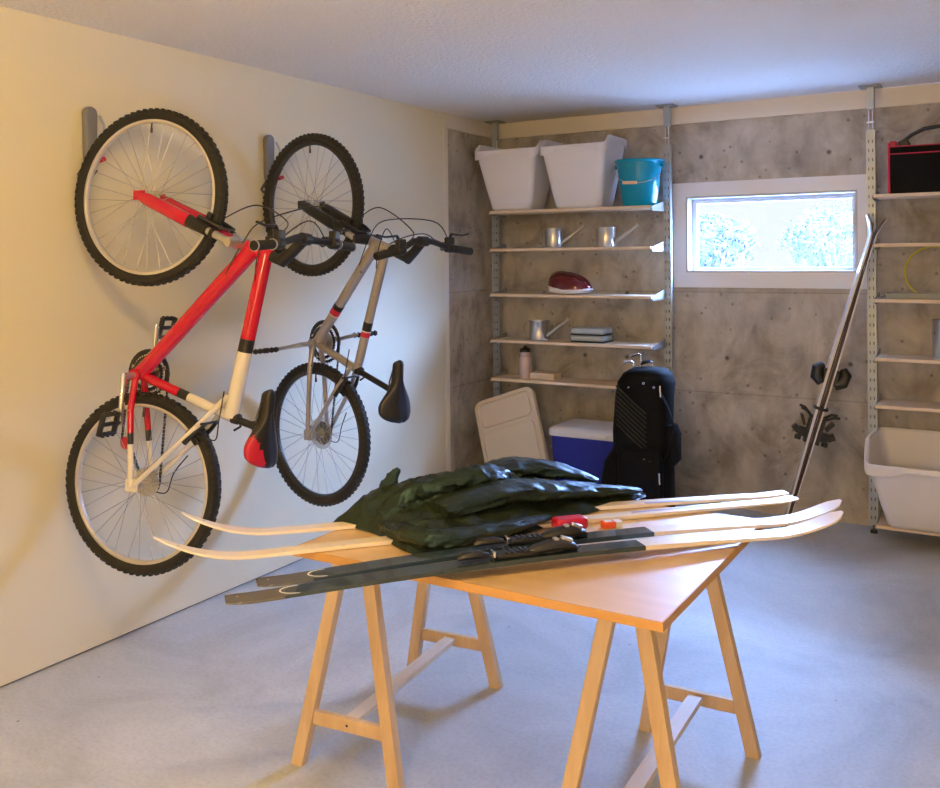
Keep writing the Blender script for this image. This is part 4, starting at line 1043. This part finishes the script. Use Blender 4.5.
    b = MB(); b.path([P(-.01, .068, .0), P(-.03, .075, -.02), P(-.05, .07, -.005)], [.010, .014, .012], 10, 1); b.path([P(-.05, .066, -.005), P(dj[0], .060, dj[1])], [.010, .008], 8, 1, flat=.4)
    b.cyl(P(dj[0], .048, dj[1]), P(dj[0], .056, dj[1]), .024, None, 20, 0); b.cyl(P(-.052, .048, .0), P(-.052, .056, .0), .016, None, 20, 1)
    b.build('rear_derailleur', [sp['pulley'], M['rim_d']], root)
    ch = MB()
    def chain(pts):
        for A, B_ in zip(pts[:-1], pts[1:]):
            L = (B_-A).length; nl = max(2, int(L/.0127)); dv = (B_-A).normalized()
            a1 = Vector((0, 1, 0)); a2 = dv.cross(a1); R_ = Matrix((dv, a1, a2)).transposed()
            for k in range(nl): ch.box(A+(B_-A)*((k+.5)/nl), (.0115, .004 if k % 2 else .0065, .0075), 0, R_)
    rr_ = sp['ring_r']+.003; cxr = [P(bb[0]+rr_*cos(a_), .052, bb[1]+rr_*sin(a_)) for a_ in [pi*k/16 for k in range(17)]]
    cas = [P(.048*cos(a_), .042, .048*sin(a_)) for a_ in [0, -.5, -1, -1.5, -2, -2.5]]
    chain(cxr+[P(dj[0]-.024, .054, dj[1])]); chain([cxr[0]]+cas+[P(-.052, .052, -.01)]); chain([P(-.052, .052, -.01), P(-.045, .052, .014), P(dj[0]+.02, .052, dj[1]-.01)])
    ch.build('chain', M['rim_d'], root, smooth=0)
    # brakes
    def vbrake(c, d, nm):
        d = Vector(d).normalized(); side = Vector((0, 1, 0)); up = d.cross(side).normalized(); R_ = Matrix((d, side, up)).transposed()
        b = MB()
        for q in (-1, 1):
            b.path([c+side*q*.052-d*.02, c+side*q*.048+d*.04, c+side*q*.035+d*.085], [.011, .009, .007], 8)
            b.box(c+side*q*.030+d*.01, (.022, .016, .062), 0, R_); b.cyl(c+side*q*.060, c+side*q*.025, .006)
        b.path([c+side*.035+d*.085, c+d*.088, c-side*.04+d*.085, c-side*.07+d*.09], .005, 8)
        b.build(nm, M['black'], root, bevel=.002)
    fa = (P(cr[0], 0, cr[1])-P(fh[0], 0, fh[1])).normalized(); perp = Vector((-fa.z, 0, fa.x)) if sp.get('brake_flip') else Vector((fa.z, 0, -fa.x))
    fbp = P(fh[0], 0, fh[1])+fa*.285; vbrake(fbp-perp*.028, fa, 'front_brake')
    ssd = (P(sp['ss_top'][0], 0, sp['ss_top'][1])-P(0, 0, 0)).normalized(); vbrake(P(0, 0, 0)+ssd*.285+Vector((.02, 0, -.012)), ssd, 'rear_brake')
    b = MB(); b.path(curve([P(se[0]-.04, -.022, se[1]+.10), P(se[0]-.04, -.05, se[1]-.0), P(se[0]-.05, -.06, se[1]-.07), P(ssd.x*.36, -.05, ssd.z*.0+.22)]), .0024, 6); b.build('cable', M['cable'], root)
    b = MB(); b.path(curve([P(ssd.x*.18+.015, .07, .10), P(.085, .075, .03), P(.05, .08, -.045), P(-.02, .078, -.04)]), .0024, 6); b.build('cable', M['cable'], root)
    # wheels
    wheel(root, 'front_wheel', P(fh[0], 0, fh[1]), sp['rim'], 'f', sp.get('knobs', 74))
    wheel(root, 'rear_wheel', P(0, 0, 0), sp['rim'], 'r', sp.get('knobs', 74))
    if sp.get('sticker'):
        b = MB(); A, B_ = P(ht_[0], 0, ht_[1]), P(sc[0], 0, sc[1]); b.cyl(A.lerp(B_, .12), A.lerp(B_, .20), sp['tt_r']*1.004, None, 16, up=(0, 1, 0)); b.build('sticker', M['yellow'], root)
    return root

red_sp = dict(bb=(-.021, .402), head_low=(.412, .880), head_hi=(.528, .838), seat_cluster=(.375, .262), front_hub=(0, 1.066),
  frame_mats=[M['red'], M['cream_paint'], M['black']], sticker=True, dt_r=.031, tt_r=.0255, tt_grow=1.1, dt_cuts=[(1, 0)], tt_cuts=[(.52, 0), (.60, 2), (1, 1)],
  st_cuts=[(.42, 0), (.52, 2), (1, 1)], cs_cuts=[(.30, 0), (.45, 2), (1, 1)], ss_top=(.375, .34), ss_mi=1, fork=M['red'], crown_mi=2,
  stem0=(.572, .818), clamp=(.66, .898), grip_near=(.640, -.305, .855), grip_far=(.700, .305, .888), grip_ring=True,
  saddle=dict(nose=(.538, .366), back=(.545, .092), red=True), crank_near=(-.022, .235), crank_far=(-.020, .572), pedal_dir=(.25, 0, 1), crank_mat=M['chrome'],
  ring_r=.085, ring_mat=M['rim_d'], derail=(-.115, .135), pulley=M['redplastic'], rim=M['rim_w'])
bike('red and white mountain bike hanging on the left wall, nearest the camera', (.347, 2.305, .7033), (.977, .213, 0), (-.012, .06, 1.064), red_sp, .9936)
gry_sp = dict(bb=(.010, .428), head_low=(.375, .895), head_hi=(.500, .850), seat_cluster=(.275, .315), front_hub=(0, 1.077),
  frame_mats=[M['grey_paint'], M['grey_paint'], M['black']], dt_r=.0245, tt_r=.021, dt_cuts=[(1, 0)], tt_cuts=[(1, 0)],
  st_cuts=[(1, 0)], cs_cuts=[(1, 0)], ss_top=(.255, .33), ss_mi=0, fork=M['black'], crown_mi=1,
  bands=[(.60, 'black', .04, 'dt'), (.64, 'redplastic', .05, 'dt'), (.69, 'cream_paint', .008, 'dt'), (.60, 'black', .07, 'tt'), (.67, 'cream_paint', .01, 'tt'), (.68, 'redplastic', .04, 'tt')],
  stem0=(.602, .805), clamp=(.690, .880), grip_near=(.702, -.30, .818), grip_far=(.712, .30, .834),
  saddle=dict(nose=(.540, .370), back=(.545, .098)), crank_near=(-.160, .400), crank_far=(.178, .462), pedal_dir=(1, 0, .1), crank_mat=M['silver'],
  ring_r=.098, ring_mat=M['black'], derail=(-.105, .0), pulley=M['black'], rim=M['rim_d'], disc=True)
bike('silver grey mountain bike with dark fork hanging on left wall', (.3513, 3.290, .7195), (.991, -.131, 0), (-.021, -.002, 1.077), gry_sp, .9775)

# ---------------------------------------------------------------- wall hooks
def hook(y, z, label):
    root = thing('bike_hook', label, 'wall hook', (0, y, z), 0, None)
    b = MB(); pts = []
    for k in range(9):
        a_ = pi*k/8; pts.append((.028*cos(a_), .205+.028*sin(a_)))
    pts += [(-.025, .04), (-.016, 0), (.016, 0), (.025, .04)]
    Mx = Matrix(((0, 0, 1, 0), (1, 0, 0, 0), (0, 1, 0, 0), (0, 0, 0, 1)))
    b.prism(pts, .0005, .030, Mx); b.build('back_plate', mat('grey_hook_plastic', (.19, .19, .20), .45), root, bevel=.007)
    b = MB(); b.path([(.030, .036, .20), (.05, .04, .16), (.052, .04, .08), (.035, .036, .03)], .005, 8); b.build('side_bar', M['galv'], root)
    b = MB(); b.path([(.012, -.004, .02), (.012, -.03, -.01), (.014, -.052, -.035), (.02, -.048, -.046), (.028, -.01, -.048), (.045, .008, -.015)], .006, 8); b.build('hook_rod', mat('grey_rod', (.14, .13, .12), .4, .6), root)
    b = MB(); b.path([(.044, -.012, -.012), (.058, -.015, .012), (.085, -.012, .018), (.112, -.008, .022)], [.007, .0105, .011, .009], 10); b.build('hook_sleeve', M['redplastic'], root)
    return root
hook(2.348, 1.893, 'grey wall hook with red sleeve holding the red bike')
hook(3.348, 1.893, 'grey wall hook with red sleeve holding the silver grey bike')
